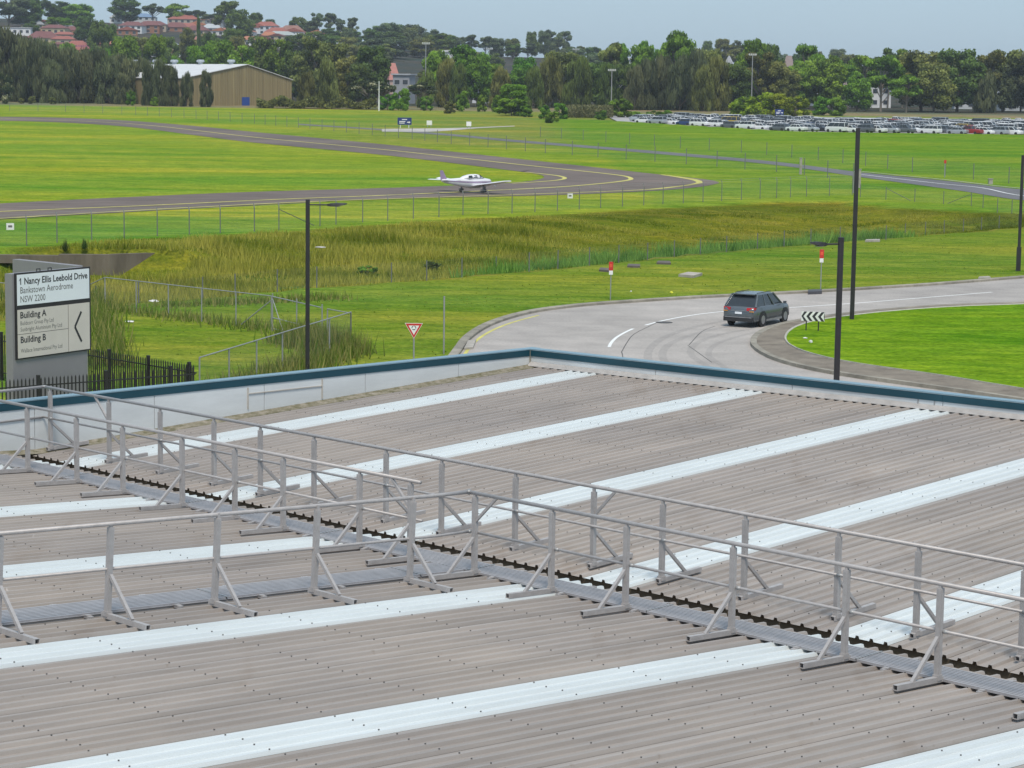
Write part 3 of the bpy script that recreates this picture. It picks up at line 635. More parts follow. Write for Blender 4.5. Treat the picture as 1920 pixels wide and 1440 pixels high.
# enclosure fence with gate by the street lamp
def g(px, py, h): v = flat(px, py, h); return (v.x, v.y)
G0, G1 = g(-20, 496, 1.6), g(509, 553, 1.65); G2, G3 = g(606, 574, 1.7), g(658, 585, 1.75); G4 = g(374, 672, 1.72)
def lerp2(a, b, n): return [(a[0]+(b[0]-a[0])*k/n, a[1]+(b[1]-a[1])*k/n) for k in range(n+1)]
chain_fence('chain-link fence with pale top rail running from the estate sign to the tubular gate', lerp2(G0, G1, 9), 1.6, .03, 0, True, None, 'wire', [(9,-1)])
chain_fence('chain-link fence between the lamp post and the black palisade corner, with weeds behind', lerp2(G4, G3, 6), 1.75, .03, 0, True, None, 'wiredark')
chain_fence('short chain-link panel between tubular gate and enclosure corner', [g(614,577,1.75), G3], 1.7, .03, 0, True, None, 'wire')
A = Vector((*g(511,556,1.6), 0)); B = Vector((*g(604,577,1.6), 0)); L = (B-A).length
t = thing('tubular_gate', 'galvanised tubular field gate with wire infill beside the dark lamp post', 'gate', A, math.atan2(B.y-A.y, B.x-A.x))
for z in (.12, .62, 1.6): MB().tube([(0,0,z),(L,0,z)], .025, 6).build('gate_rail', MAT['galv'], t)
for x in (0, L*.5, L): MB().tube([(x,0,.05 if x else 0),(x,0,1.75)], .03, 6).build('gate_stile', MAT['galv'], t)
MB().tube([(0,0,1.5),(L*.22,0,.12)], .022, 6).build('brace', MAT['galv'], t); MB().add([(0,0,.12),(L,0,.12),(L,0,1.6),(0,0,1.6)], [(0,1,2,3)]).build('wire_mesh', MAT['wire'], t)

# ---------------------------------------------------------------- street lamps
def lamp(label, P, h, w, arm=None, drop=.25, base=False, head=None):
    t = thing('street_lamp', label, 'street lamp', P, 0, None)
    MB().prism([(-w/2,-w/2+.02),(-w/2+.02,-w/2),(w/2-.02,-w/2),(w/2,-w/2+.02),(w/2,w/2-.02),(w/2-.02,w/2),(-w/2+.02,w/2),(-w/2,w/2-.02)], 0, h).build('pole', MAT['dark'], t)
    if base: MB().box(-w/2-.04, w/2+.04, -w/2-.04, w/2+.04, 0, base).build('pole_base', MAT['dark'], t)
    MB().box(-w*.9, w*.9, -w*.9, w*.9, 0, .03).build('base_plate', MAT['dark'], t)
    if arm:
        a = Vector(arm); z = h-drop; n = a.normalized(); s = Vector((-n.y, n.x, 0))
        MB().tube([(0,0,z), tuple(a*.55+Vector((0,0,z-.0)))], .028, 8).build('arm', MAT['dark'], t)
        rings = []
        for u, hw, zt_, zb_ in ((.48,.05,.03,-.035),(.58,.13,.06,-.06),(.75,.16,.075,-.045),(.92,.14,.07,.0),(1.0,.05,.062,.04)):
            p = a*u+Vector((0,0,z)); rings.append([p-s*hw+Vector((0,0,zb_)), p+s*hw+Vector((0,0,zb_)), p+s*hw*.8+Vector((0,0,zt_)), p-s*hw*.8+Vector((0,0,zt_))])
        hd = fix_normals(MB().loft(rings).build('lamp_head', MAT['dark'], t))
        p = a*.74+Vector((0,0,z-.058)); MB().box(p.x-.12, p.x+.12, p.y-.12, p.y+.12, p.z-.006, p.z+.004).build('lens', MAT['signgrey'], hd)
    return t
P = at_depth(577, 374, 87); P.z = 0
h = HC+ray(577, 374).z*87; lamp('dark square lamp post with thin arm over the gated grass enclosure', P, h, .155, (1.52, .1, 0), .2)
P = at_depth(1577, 445, 68); h = HC+ray(1577, 445).z*68; P.z = 0
t = lamp('dark square lamp post with flat lamp head, standing right behind the teal parapet', P, h, .165, (-.95, -.35, 0), .2)
P = flat(1597, 605); lamp('tallest dark lamp post, bare at the top, planted on the roundabout lawn', P, height_at(1607, 240, P), .20)
P = flat(1909, 508); t = lamp('dark lamp post with thicker base on the verge across the road', P, height_at(1914.5, 291, P), .17, (1.6, .1, 0), .2, 1.55)

# ---------------------------------------------------------------- small signs and posts
P = Vector((*flat(776, 617, 2.2)[:2], 0)); sc_ = P.y/FPX
t = thing('give_way_sign', 'red and white roundabout give-way triangle on a thin post', 'road sign', P); S = 34*sc_; zc = 2.2
MB().tube([(0,.03,0),(0,.03,zc+.2)], .03, 8).build('pole', MAT['galv'], t)
def tri(mb, s, y): mb.add([(-s/2, y, zc+s*.33), (s/2, y, zc+s*.33), (0, y, zc-s*.537)], [(0,2,1)]); return mb
mb = MB(); v = [(-S/2, zc+S*.33), (S/2, zc+S*.33), (0, zc-S*.537)]
mb.add([(x, -.004, z) for x, z in v]+[(x, .004, z) for x, z in v], [(0,2,1),(3,4,5),(0,1,4,3),(1,2,5,4),(2,0,3,5)]); mb.build('plate', MAT['white'], t)
def tri2(s, y, m, nm): 
    c = zc; MB().add([(-s/2, y, c+s*.33), (s/2, y, c+s*.33), (0, y, c-s*.537)], [(0,2,1)]).build(nm, m, t)
tri2(S*.93, -.007, MAT['red'], 'red_border'); tri2(S*.60, -.010, MAT['white'], 'white_field')
mb = MB()
for k in range(3):
    a0 = math.radians(90+120*k+12); n = 8; r1, r2 = S*.085, S*.125
    v = []
    for i in range(n+1):
        a = a0+math.radians(92)*i/n; v += [(r1*math.cos(a), -.013, zc+S*.07+r1*math.sin(a)), (r2*math.cos(a), -.013, zc+S*.07+r2*math.sin(a))]
    mb.add(v, [(2*i, 2*i+1, 2*i+3, 2*i+2) for i in range(n)])
mb.build('roundabout_symbol', MAT['print_black'], t)
P = flat(832, 664); h = height_at(833.5, 557, P); t = thing('steel_post', 'bare grey steel post on the verge beside the give-way sign', 'post', P)
MB().tube([(0,0,0),(0,0,h)], .035, 8).build('pole', MAT['galv'], t); MB().tube([(0,0,h),(0,0,h+.03)], .04, 8).build('cap', MAT['galv'], t)
for px, pb, pt, lab in ((1144.5, 563, 490, 'small red and white marker sign on a grey post, beside dark drain covers'), (1538.5, 546, 467, 'small red and white marker sign on a grey post, beside a kerb drain inlet')):
    P = flat(px, pb); h = height_at(px+1, pt, P); k = P.y/FPX
    t = thing('marker_sign', lab, 'road sign', P); MB().tube([(0,0,0),(0,0,h)], .03, 8).build('pole', MAT['galv'], t)
    MB().box(-4*k, 4*k, -.05, -.035, h-17*k, h-.02).build('red_plate', MAT['red'], t); MB().box(-3.6*k, 3.6*k, -.05, -.036, h-25*k, h-17.4*k).build('white_plate', MAT['white'], t)
    MB().box(-2.3*k, 2.3*k, -.056, -.051, h-11*k, h-5*k).build('symbol', mat('marker_orange', (.75,.10,.04), .5), t)
a = flat(1511, 626); b_ = flat(1533, 629); PB = a; d = b_-a; W = 42*a.y/FPX; 
t = thing('chevron_board', 'black and white left-pointing chevron board on two short posts on the roundabout lawn', 'road sign', (a.x, a.y, .17), math.atan2(-.28, 1))
z1 = height_at(1511, 584, a)-.17; z0 = z1-.44; hwid = W/2/math.cos(.28)
for x in (.0, W*.55): MB().tube([(x,.02,0),(x,.02,z0+.3)], .028, 8).build('post', MAT['dark'], t)
x0 = -W*.22; x1 = x0+W*1.04
MB().box(x0, x1, -.02, -.004, z0, z1).build('plate', MAT['white'], t); st = (x1-x0)/4.0
for k in range(5):
    cx_ = x0+st*(k-.15); mb = MB(); zm = (z0+z1)/2; w2 = st*.5; sh = .17
    def cl(x): return min(max(x, x0), x1)
    mb.add([(cl(cx_+sh), -.023, z1), (cl(cx_+sh+w2), -.023, z1), (cl(cx_+w2), -.023, zm), (cl(cx_), -.023, zm)], [(0,3,2,1)])
    mb.add([(cl(cx_), -.023, zm), (cl(cx_+w2), -.023, zm), (cl(cx_+sh+w2), -.023, z0), (cl(cx_+sh), -.023, z0)], [(0,3,2,1)]); mb.build('chevron', MAT['print_black'], t)
# white notice plates on the airfield fence
for px, py, lab in ((19, 423, 'white notice plate on the airfield fence above the culvert wall'), (1069, 366, 'white notice plate on the airfield fence beside the taxiway hairpin')):
    i = min(range(len(TF)-1), key=lambda i: abs((TF[i][0]+TF[i+1][0])/2-px)); a, b_ = at(*TF[i]), at(*TF[i+1]); u = (px-TF[i][0])/(TF[i+1][0]-TF[i][0]); q = a.lerp(b_, u)
    c = at_depth(px, py, q.y-.06); t = thing('notice_plate', lab, 'sign', (c.x, c.y, c.z-.28), math.atan2(b_.y-a.y, b_.x-a.x)*.4)
    MB().box(-.25,.25,-.01,.01,0,.44).build('plate', MAT['white'], t); MB().box(-.13,.13,-.016,-.011,.16,.30).build('print', MAT['print_grey'], t)
# road and verge bits
P = flat(1245, 605); mb = MB(); mb.prism([(.42*math.cos(a*.393), .42*math.sin(a*.393)) for a in range(16)], .0, .016); o = mb.build('manhole_cover', mat('iron_cover', (.09,.085,.08), .7, .3, .3, 8), None, (P.x, P.y, .006)); tag(o, 'round dark iron manhole cover in the road surface', 'manhole')
def slab(name, pts, h, m, label, cat):
    Q = [flat(x, y) for x, y in pts]; c = sum(Q, Vector())/len(Q); mb = MB(); mb.prism([(q.x-c.x, q.y-c.y) for q in Q], .0, h); o = fix_normals(mb.build(name, m, None, (c.x, c.y, .004))); return tag(o, label, cat)
slab('concrete_slab', [(1272,519),(1300,521.5),(1317,516.5),(1290,514.5)], .16, mat('slab_concrete', (.40,.36,.31), .9, 0, .2, 1), 'flat pale concrete pit lid lying on the mown verge', 'pit lid')
slab('drain_lid', [(1123,509),(1146,511),(1147,506.5),(1126,505)], .12, mat('dark_lid', (.12,.10,.09), .9), 'dark drain lid lying behind the marker sign', 'pit lid')
slab('drain_lid', [(1176,501.5),(1200,502.5),(1200,498.5),(1178,498)], .12, mat('dark_lid', (.12,.10,.09), .9), 'dark drain lid between the marker sign and the ditch fence', 'pit lid')
slab('drain_lid', [(1231,495.5),(1258,496.5),(1256,492.5),(1234,492)], .12, mat('dark_lid', (.12,.10,.09), .9), 'dark drain lid near the pale concrete pit lid', 'pit lid')
slab('concrete_slab', [(1622,454),(1650,453.5),(1649,451.5),(1624,452)], .14, MAT['concrete'], 'thin pale slab beside the ditch fence behind the tallest lamp post', 'pit lid')
slab('concrete_slab', [(1834,524),(1858,523),(1854,520.5),(1836,521.5)], .10, MAT['concrete'], 'thin pale slab on the verge near the lamp post with thicker base', 'pit lid')
slab('kerb_inlet', [(1515,552.5),(1541,551.5),(1541,547.5),(1515,548.5)], .17, mat('inlet_dark', (.07,.07,.08), .7), 'dark drain inlet set into the kerb below the marker sign', 'drain')
slab('kerb_inlet', [(870,657),(887,655),(893,640),(878,642)], .10, MAT['concrete'], 'cracked concrete drain inlet at the yellow-edged kerb corner', 'drain')
def crumple(px, py, s, m, label, cat, z=0, flatten=.5):
    P = at(px, py); mb = MB(); n = 9; rings = []
    for i in range(5):
        a = math.pi*(i+.5)/5; rings.append([(s*math.sin(a)*math.cos(2*math.pi*k/n)*random.uniform(.65,1.2), s*math.sin(a)*math.sin(2*math.pi*k/n)*random.uniform(.65,1.2), s*flatten*(1-math.cos(a))*random.uniform(.8,1.15)) for k in range(n)])
    mb.loft(rings); o = fix_normals(mb.build('litter', m, None, (P.x, P.y, P.z+z-.01))); return tag(o, label, cat)
crumple(640, 657, .26, MAT['litter'], 'white rubbish bag among weeds inside the fence corner', 'litter', 0, .9)
crumple(287, 568, .26, MAT['litter'], 'white crumpled plastic sheet near the fence behind the estate sign', 'litter', 0, .35)
crumple(243, 604, .25, MAT['litter'], 'flat white litter on grass between the estate sign and the litter by the fence', 'litter', 0, .15)
crumple(195, 577, .1, MAT['litter'], 'tiny white scrap in long grass beside the estate sign', 'litter', 0, .5)
crumple(1259, 550, .10, mat('yellow_litter', (.7,.68,.05), .7), 'yellow scrap lying on the mown verge', 'litter', 0, .6)
crumple(1183, 547, .06, MAT['litter'], 'small pale scrap on the verge beside the marker sign', 'litter', 0, .6)
crumple(1509, 641, .12, MAT['litter'], 'flat white paper on the roundabout lawn', 'litter', .17, .2)
crumple(1520, 650, .09, MAT['litter'], 'white cup lying on the roundabout lawn', 'litter', .17, .8)
crumple(602, 490, .40, mat('grey_sheet', (.42,.40,.36), .8), 'pale flat sheet caught in tall grass behind the lamp arm', 'litter', .9, .15)
# ---------------------------------------------------------------- cars
def car_parts(L, W, H, belt, roof_y, belt_y, hood, clear=.2, tail=None, stations=None, rows=9):
    """rear at -L/2, nose at +L/2. belt_y/roof_y: (rear, front) of the glass house. returns body, glass, roof meshes"""
    w = W/2; tail = tail if tail is not None else belt; b = MB(); rings = []
    prof = [(-L/2, .80, .42, tail-.16), (-L/2+.06, .93, .30, tail-.06), (-L/2+.28, .98, clear+.05, tail), (-L*.28, 1, clear, belt), (0, 1, clear, belt), (L*.2, 1, clear, belt-.01), (belt_y[1]+.05, .99, clear, belt-.03), (L/2-.45, .96, clear+.02, hood), (L/2-.12, .86, clear+.06, hood-.12), (L/2, .66, .36, hood-.24)]
    for y, k, zb, zt in prof:
        x = w*k; zm = zb+(zt-zb)*.62
        rings.append([(-x*.90,y,zb),(-x,y,zb+.10),(-x*1.0,y,zm),(-x*.965,y,zt-.07),(-x*.91,y,zt),(0,y,zt+.025),(x*.91,y,zt),(x*.965,y,zt-.07),(x,y,zm),(x,y,zb+.10),(x*.90,y,zb)])
    b.loft(rings)
    g = MB(); r = MB(); wb, wr = w*.92, w*.76; z0, z1 = belt-.03, H-.05
    yb0, yb1 = belt_y; yr0, yr1 = roof_y
    bt = [(-wb,yb0,z0),(wb,yb0,z0),(wb*.97,yb1,z0-.02),(-wb*.97,yb1,z0-.02)]; tp = [(-wr,yr0,z1),(wr,yr0,z1),(wr,yr1,z1),(-wr,yr1,z1)]
    g.add(bt+tp, [(0,1,5,4),(1,2,6,5),(2,3,7,6),(3,0,4,7),(4,5,6,7)])
    e = .012
    r.loft([[(-wr-e,y,z1-.01),(-wr*.92,y,zz),(0,y,zz+.02),(wr*.92,y,zz),(wr+e,y,z1-.01)] for y, zz in ((yr0-.03, z1+.02), (yr0+.15, z1+.045), ((yr0+yr1)/2, z1+.055), (yr1-.15, z1+.04), (yr1+.03, z1+.01))])
    for i in range(4): r.bar(Vector(bt[i])*1.0, Vector(tp[i]), .075, .07)
    for s in (-1, 1):
        for f in (.36, .66):
            yy0 = yb0+(yb1-yb0)*(f); yy1 = yr0+(yr1-yr0)*(f*.95); r.bar((s*(wb+.004), yy0, z0), (s*(wr+.008), yy1, z1), .06, .03)
    return b, g, r
def wheel_mesh(R=.34, w=.22):
    mb = MB(); n = 14
    def c(x, r): return [(x, r*math.cos(2*math.pi*k/n), r*math.sin(2*math.pi*k/n)) for k in range(n)]
    mb.loft([c(-w/2, R*.86), c(-w/2+.03, R), c(w/2-.03, R), c(w/2, R*.86)]); rim = MB(); rim.loft([c(-w/2-.006, R*.62), c(w/2+.006, R*.62)]); return mb.mesh('wheel', True), rim.mesh('rim')
WM, RM = wheel_mesh(); MAT['rim'] = mat('alloy_rim', (.35,.35,.36), .4, .6)
def wheels(t, L, W, R=.34):
    for sx in (-1, 1):
        for y in (-L*.29, L*.305):
            o = link('wheel', WM, MAT['rubber'], t, (sx*(W/2-.10), y, R)); o.scale = (1, R/.34, R/.34); link('rim', RM, MAT['rim'], o)
# --- the SUV on the road
MAT['suv'] = mat('dark_grey_car_paint', (.15,.168,.185), .2, .5, .05, 2)
a = flat(1398, 609); hd = flat(1560, 588)-flat(1400, 607); ang = math.radians(-31)
ctr = flat(1420, 607); 
t = thing('suv', 'dark grey station-wagon style SUV seen from behind, driving on the road round the lawn', 'car', (ctr.x, ctr.y, .006), ang); t.scale = (.955,)*3
L, W, H = 4.55, 1.84, 1.66
b, g_, r = car_parts(L, W, H, 1.06, (-L/2+.72, .25), (-L/2+.20, 1.12), .97, .24, 1.05)
bo = fix_normals(b.build('body', MAT['suv'], t, None, True)); bo.data.polygons.foreach_set('use_smooth', [True]*len(bo.data.polygons))
fix_normals(g_.build('windows', MAT['glass'], t)); fix_normals(r.build('roof', MAT['suv'], t)); wheels(t, L, W, .36)
MAT['tail'] = mat('tail_light', (.45,.012,.015), .25, 0, .1); MAT['trim'] = mat('black_trim', (.025,.025,.027), .6); MAT['amber'] = mat('amber_lens', (.6,.25,.03), .3)
for s in (-1, 1):
    mb = MB(); y = -L/2-.055
    mb.add([(s*.45,y+.02,.86),(s*.86,y+.12,.88),(s*.90,y+.30,.98),(s*.88,y+.16,1.02),(s*.45,y+.045,1.00)], [(0,1,2,3,4) if s > 0 else (4,3,2,1,0)]); mb.add([(s*.45,y+.06,.86),(s*.86,y+.16,.88),(s*.88,y+.2,1.02),(s*.45,y+.085,1.00)], [(0,1,2,3)])
    l = mb.build('tail_light', MAT['tail'], t); MB().box(min(s*.6,s*.84), max(s*.6,s*.84), y+.03, y+.06, .80, .845).build('indicator', MAT['amber'], l)
    mb = MB(); mb.loft([[(s*(W/2+.02), 1.02, 1.02), (s*(W/2+.22), 1.00, 1.03), (s*(W/2+.22), 1.00, 1.17), (s*(W/2+.03), 1.02, 1.15)], [(s*(W/2+.0), 1.16, 1.03), (s*(W/2+.17), 1.14, 1.05), (s*(W/2+.17), 1.14, 1.14), (s*(W/2+.0), 1.16, 1.13)]]); fix_normals(mb.build('mirror', MAT['suv'], t))
    MB().bar((s*.60,-L/2+.85,H+.03), (s*.60,.2,H+.04), .03, .03).build('roof_rail', MAT['trim'], t)
    MB().box(min(s*(W/2-.03),s*(W/2+.012)), max(s*(W/2-.03),s*(W/2+.012)), -L*.2, L*.21, .26, .36).build('side_sill', MAT['rim'], t)
    for y in (-L*.29, L*.305):
        mb = MB(); n = 10; R1, R2 = .37, .45; x = s*(W/2+.008)
        v = []
        for k in range(n+1):
            a_ = math.pi*k/n; v += [(x, y+R1*math.cos(a_), .36+R1*math.sin(a_)), (x, y+R2*math.cos(a_), .36+R2*math.sin(a_))]
        mb.add(v, [(2*k,2*k+1,2*k+3,2*k+2) for k in range(n)])
        mb.add([(s*(W/2+.002), y+.36*math.cos(2*math.pi*k/14), .36+.38*math.sin(2*math.pi*k/14)) for k in range(14)], [tuple(range(14))]); mb.build('wheel_arch', MAT['trim'], t)
MB().box(-.82,.82,-L/2-.045,-L/2+.12,.30,.52).build('rear_bumper', MAT['trim'], t); MB().box(-.74,.74,-L/2-.055,-L/2-.045,.50,.535).build('bumper_trim', MAT['rim'], t)
MB().box(-.19,.19,-L/2-.03,-L/2-.018,.68,.79).build('number_plate', MAT['signwhite'], t); MB().box(-.62,.62,-L/2+.52,-L/2+.74,H-.05,H+.0).build('spoiler', MAT['suv'], t)
MB().box(-.5,.5,-L/2-.024,-L/2+.02,.83,.855).build('boot_trim', MAT['rim'], t)
# --- parked cars
PAINT = dict(white=mat('paint_white', (.72,.73,.74), .3, 0, .05), silver=mat('paint_silver', (.42,.44,.46), .3, .4, .05), grey=mat('paint_grey', (.13,.14,.155), .3, .3, .05), black=mat('paint_black', (.02,.022,.026), .25, 0, .05), red=mat('paint_red', (.28,.02,.018), .3, 0, .05), blue=mat('paint_blue', (.03,.06,.16), .3, .2, .05), yellow=mat('paint_yellow', (.55,.38,.03), .35, 0, .05))
KIND = dict(sedan=(4.6,1.8,1.46,.93,(-.95,.55),(-1.55,1.25),.86,.18,.95), hatch=(4.1,1.75,1.5,.95,(-1.55,.5),(-1.9,1.2),.88,.18,.96), wagon=(4.7,1.85,1.7,1.05,(-1.95,.5),(-2.15,1.2),1.0,.22,1.06), ute=(5.2,1.85,1.78,1.10,(-.35,.85),(-.6,1.55),1.08,.25,.98), van=(4.9,1.9,2.0,1.15,(-2.3,1.2),(-2.38,1.95),1.08,.22,1.16))
CM = {}
for k, a in KIND.items():
    b, g_, r = car_parts(*a); fb = MB(); fb.v = b.v+r.v; fb.f = b.f+[tuple(i+len(b.v) for i in f) for f in r.f]
    w_ = MB()
    for sx in (-1, 1):
        for y in (-a[0]*.29, a[0]*.305):
            n = 10; x0 = sx*(a[1]/2-.2); x1 = sx*(a[1]/2+.01); w_.loft([[(x, y+.33*math.cos(2*math.pi*q/n), .33+.33*math.sin(2*math.pi*q/n)) for q in range(n)] for x in (x0, x1)])
    for c in PAINT:
        me = fb.mesh('parked_car'); bm = bmesh.new(); bm.from_mesh(me); bmesh.ops.recalc_face_normals(bm, faces=bm.faces); bm.to_mesh(me); bm.free(); me.materials.append(PAINT[c]); CM[k, c] = me
    CM[k, 'g'] = g_.mesh('windows'); CM[k, 'w'] = w_.mesh('wheels')
def parked(k, c, X, Y, rz, label, group):
    o = link('parked_car', CM[k, c], None, None, (X, Y, T(X, Y)+.045), rz); tag(o, label, 'car', group)
    link('windows', CM[k, 'g'], MAT['glass'], o); link('wheels', CM[k, 'w'], MAT['rubber'], o); return o
cnt = 0; rowY = 462.0; ri = 0
KW = dict(sedan='sedan', hatch='hatchback', wagon='wagon', ute='utility truck', van='van')
rows = []
while rowY < 616:
    rows.append(rowY); rowY += 7.0 if ri % 2 == 0 else 11.5; ri += 1
for ri, Y in enumerate(rows):
    x = 27.0
    while x < Y*.2335:
        x += 2.75
        if Y < crestY(x)+7 or random.random() < .10+.0009*(Y-460): continue
        if cnt >= 298: break
        k = random.choices(['sedan','hatch','wagon','ute','van'], [36,20,26,12,6])[0]; c = random.choices(list(PAINT), [60,24,8,5,2,2,1])[0]
        parked(k, c, x+random.uniform(-.15,.15), Y+random.uniform(-.5,.5), math.radians(random.choice([52, 52, -128, 50])+random.uniform(-3,3)), '%s %s parked in the packed car park beyond the green bank' % (c, KW[k]), '%s %ss in the car park' % (c, KW[k])); cnt += 1

# ---------------------------------------------------------------- light aeroplane
MAT['plane'] = mat('aircraft_white', (.74,.73,.76), .3, 0, .04); MAT['planestripe'] = mat('aircraft_mauve', (.30,.22,.34), .35, 0, .05); MAT['planegrey'] = mat('aircraft_grey', (.20,.19,.20), .5)
P = at(884, 362); ang = math.radians(48)
t = thing('light_aeroplane', 'small white low-wing propeller aeroplane rolling along the taxiway', 'aeroplane', (P.x, P.y, P.z+.03), ang)   # nose to local +x
secs = [(-4.35,.05,.10,1.32),(-3.9,.12,.20,1.26),(-2.6,.27,.33,1.16),(-1.4,.44,.47,1.07),(-.2,.55,.56,1.02),(1.0,.56,.55,1.02),(1.7,.52,.46,1.00),(2.45,.44,.36,.99),(2.68,.26,.22,.98)]
mb = MB(); mb.loft([[(x, ry*math.copysign(abs(math.cos(a))**.8, math.cos(a)), zc+rz_*math.copysign(abs(math.sin(a))**.85, math.sin(a))) for a in [2*math.pi*k/16 for k in range(16)]] for x, ry, rz_, zc in secs]); fix_normals(mb.build('fuselage', MAT['plane'], t, None, True))
mb = MB(); mb.loft([[(x, hw*c0, zb+(h)*s0) for c0, s0 in ((-1,0),(-.96,.45),(-.7,.9),(0,1),(.7,.9),(.96,.45),(1,0))] for x, hw, zb, h in ((-1.75,.16,1.40,.06),(-1.0,.42,1.42,.30),(-.2,.50,1.44,.42),(.6,.50,1.44,.42),(1.15,.46,1.42,.24),(1.5,.36,1.40,.05))]); cb = fix_normals(mb.build('cabin_roof', MAT['plane'], t, None, True))
for s in (-1, 1):
    for x0, x1 in ((-.95,-.35),(-.28,.35)):
        MB().add([(x0,s*.515,1.50),(x1,s*.525,1.50),(x1-.05,s*.43,1.76),(x0+.08,s*.40,1.74)], [(0,1,2,3)]).build('side_window', MAT['glass'], t)
    MB().add([(.72,s*.51,1.5),(1.33,s*.43,1.46),(1.05,s*.38,1.68),(.72,s*.42,1.76)], [(0,1,2,3)]).build('side_window', MAT['glass'], t)
    MB().strip([(x, s*(ry+.012), zc-.02) for x, ry, rz_, zc in secs[1:-1]], [(x, s*(ry*.985+.012), zc+.13) for x, ry, rz_, zc in secs[1:-1]]).build('side_stripe', MAT['planestripe'], t)
MB().add([(.80,-.38,1.80),(.80,.38,1.80),(1.45,.36,1.46),(1.45,-.36,1.46)], [(0,1,2,3)]).build('windscreen', MAT['glass'], t)
def foil(mb, root, tip, cr_, ct, th):
    def ring(p, c, th): return [(p[0]+c*u, p[1], p[2]+c*v*th) for u, v in ((.5,0),(.42,.5),(.2,.75),(-.1,.6),(-.5,.0),(-.1,-.25),(.3,-.4))]
    return mb.loft([ring(root, cr_, th), ring(tip, ct, th)])
for s in (-1, 1):
    mb = foil(MB(), (.35,s*.45,.72), (.35,s*2.7,1.02), 1.6, 1.6, .14); foil(mb, (.35,s*2.7,1.02), (.22,s*4.7,1.30), 1.6, 1.12, .14); fix_normals(mb.build('wing', MAT['plane'], t, None, False))
    fix_normals(foil(MB(), (-3.95,s*.03,1.36), (-4.0,s*1.95,1.36), .80, .76, .10).build('tailplane', MAT['plane'], t))
    mb = MB(); n = 12; y = s*1.5
    mb.loft([[(.05+.2*math.cos(2*math.pi*k/n), yy, .2+.2*math.sin(2*math.pi*k/n)) for k in range(n)] for yy in (y-.08, y+.08)]); wl = mb.build('main_wheel', MAT['rubber'], t); MB().bar((.12,y,.2),(.15,y,.85), .09, .14).build('gear_leg', MAT['planegrey'], wl); fix_normals(MB().loft([[(.05+.36*u, y+.12*w_*c, .27+.12*w_*d_) for c, d_ in ((-1,-.6),(1,-.6),(1,1),(-1,1))] for u, w_ in ((-1.2,.2),(-.5,1),(.5,1),(1.1,.4))]).build('wheel_fairing', MAT['planegrey'], wl))
mb = MB(); mb.loft([[(2.0+.17*math.cos(2*math.pi*k/12), yy, .17+.17*math.sin(2*math.pi*k/12)) for k in range(12)] for yy in (-.07,.07)]); wl = mb.build('nose_wheel', MAT['rubber'], t); MB().bar((2.0,0,.17),(2.0,0,.8), .1, .12).build('gear_leg', MAT['planegrey'], wl)
mb = MB(); mb.loft([[(-3.55,-.04,1.35),(-3.55,.04,1.35),(-4.45,.02,1.30),(-4.45,-.02,1.30)],[(-3.98,-.03,2.0),(-3.98,.03,2.0),(-4.55,.01,2.0),(-4.55,-.01,2.0)],[(-4.18,-.02,2.32),(-4.18,.02,2.32),(-4.62,.01,2.32),(-4.62,-.01,2.32)]]); fix_normals(mb.build('fin', MAT['planestripe'], t))
mb = MB(); mb.loft([[(x, r*math.cos(2*math.pi*k/10), .98+r*math.sin(2*math.pi*k/10)) for k in range(10)] for x, r in ((2.66,.17),(2.80,.13),(2.95,.03))]); sp = fix_normals(mb.build('spinner', MAT['plane'], t, None, True))
for s in (-1, 1): MB().bar((2.76,s*.1,.98+s*.05), (2.76,s*.80,.98+s*.42), .03, .13, up=(1,0,0)).build('propeller_blade', MAT['planegrey'], t)
# ---------------------------------------------------------------- culvert wall in the ditch
a = flat(-40, 516, -.7); b_ = flat(312, 498, -.3); m_ = flat(205, 514, -.9)
MAT['oldconcrete'] = mat('stained_concrete', (.10,.082,.062), .95, 0, .45, .9, (1,1,.25), .3, 6, col2=(.19,.16,.125))
t = thing('culvert_wall', 'stained dark concrete culvert headwall in the ditch behind the estate sign', 'wall', (0,0,0))
ztop = HC+ray(205, 477).z*m_.y
fix_normals(MB().prism([(m_.x, m_.y), (b_.x, m_.y+2.5), (b_.x, m_.y+3.0), (m_.x, m_.y+.5)], -1.6, ztop).build('wing_wall', MAT['oldconcrete'], t))
fix_normals(MB().prism([(a.x-30, m_.y-.6), (m_.x-3.2, m_.y-.3), (m_.x-3.2, m_.y+.3), (a.x-30, m_.y+.2)], -.25, ztop-.1).build('headwall', MAT['oldconcrete'], t))
fix_normals(MB().prism([(m_.x-3.2, m_.y-.3), (m_.x, m_.y), (m_.x, m_.y+.5), (m_.x-3.2, m_.y+.3)], -1.6, ztop-.02).build('wing_wall', MAT['oldconcrete'], t))
MB().box(a.x-30, m_.x-3.2, m_.y+1.2, m_.y+1.6, -1.6, ztop-.2).build('culvert_opening', MAT['signblack'], t)

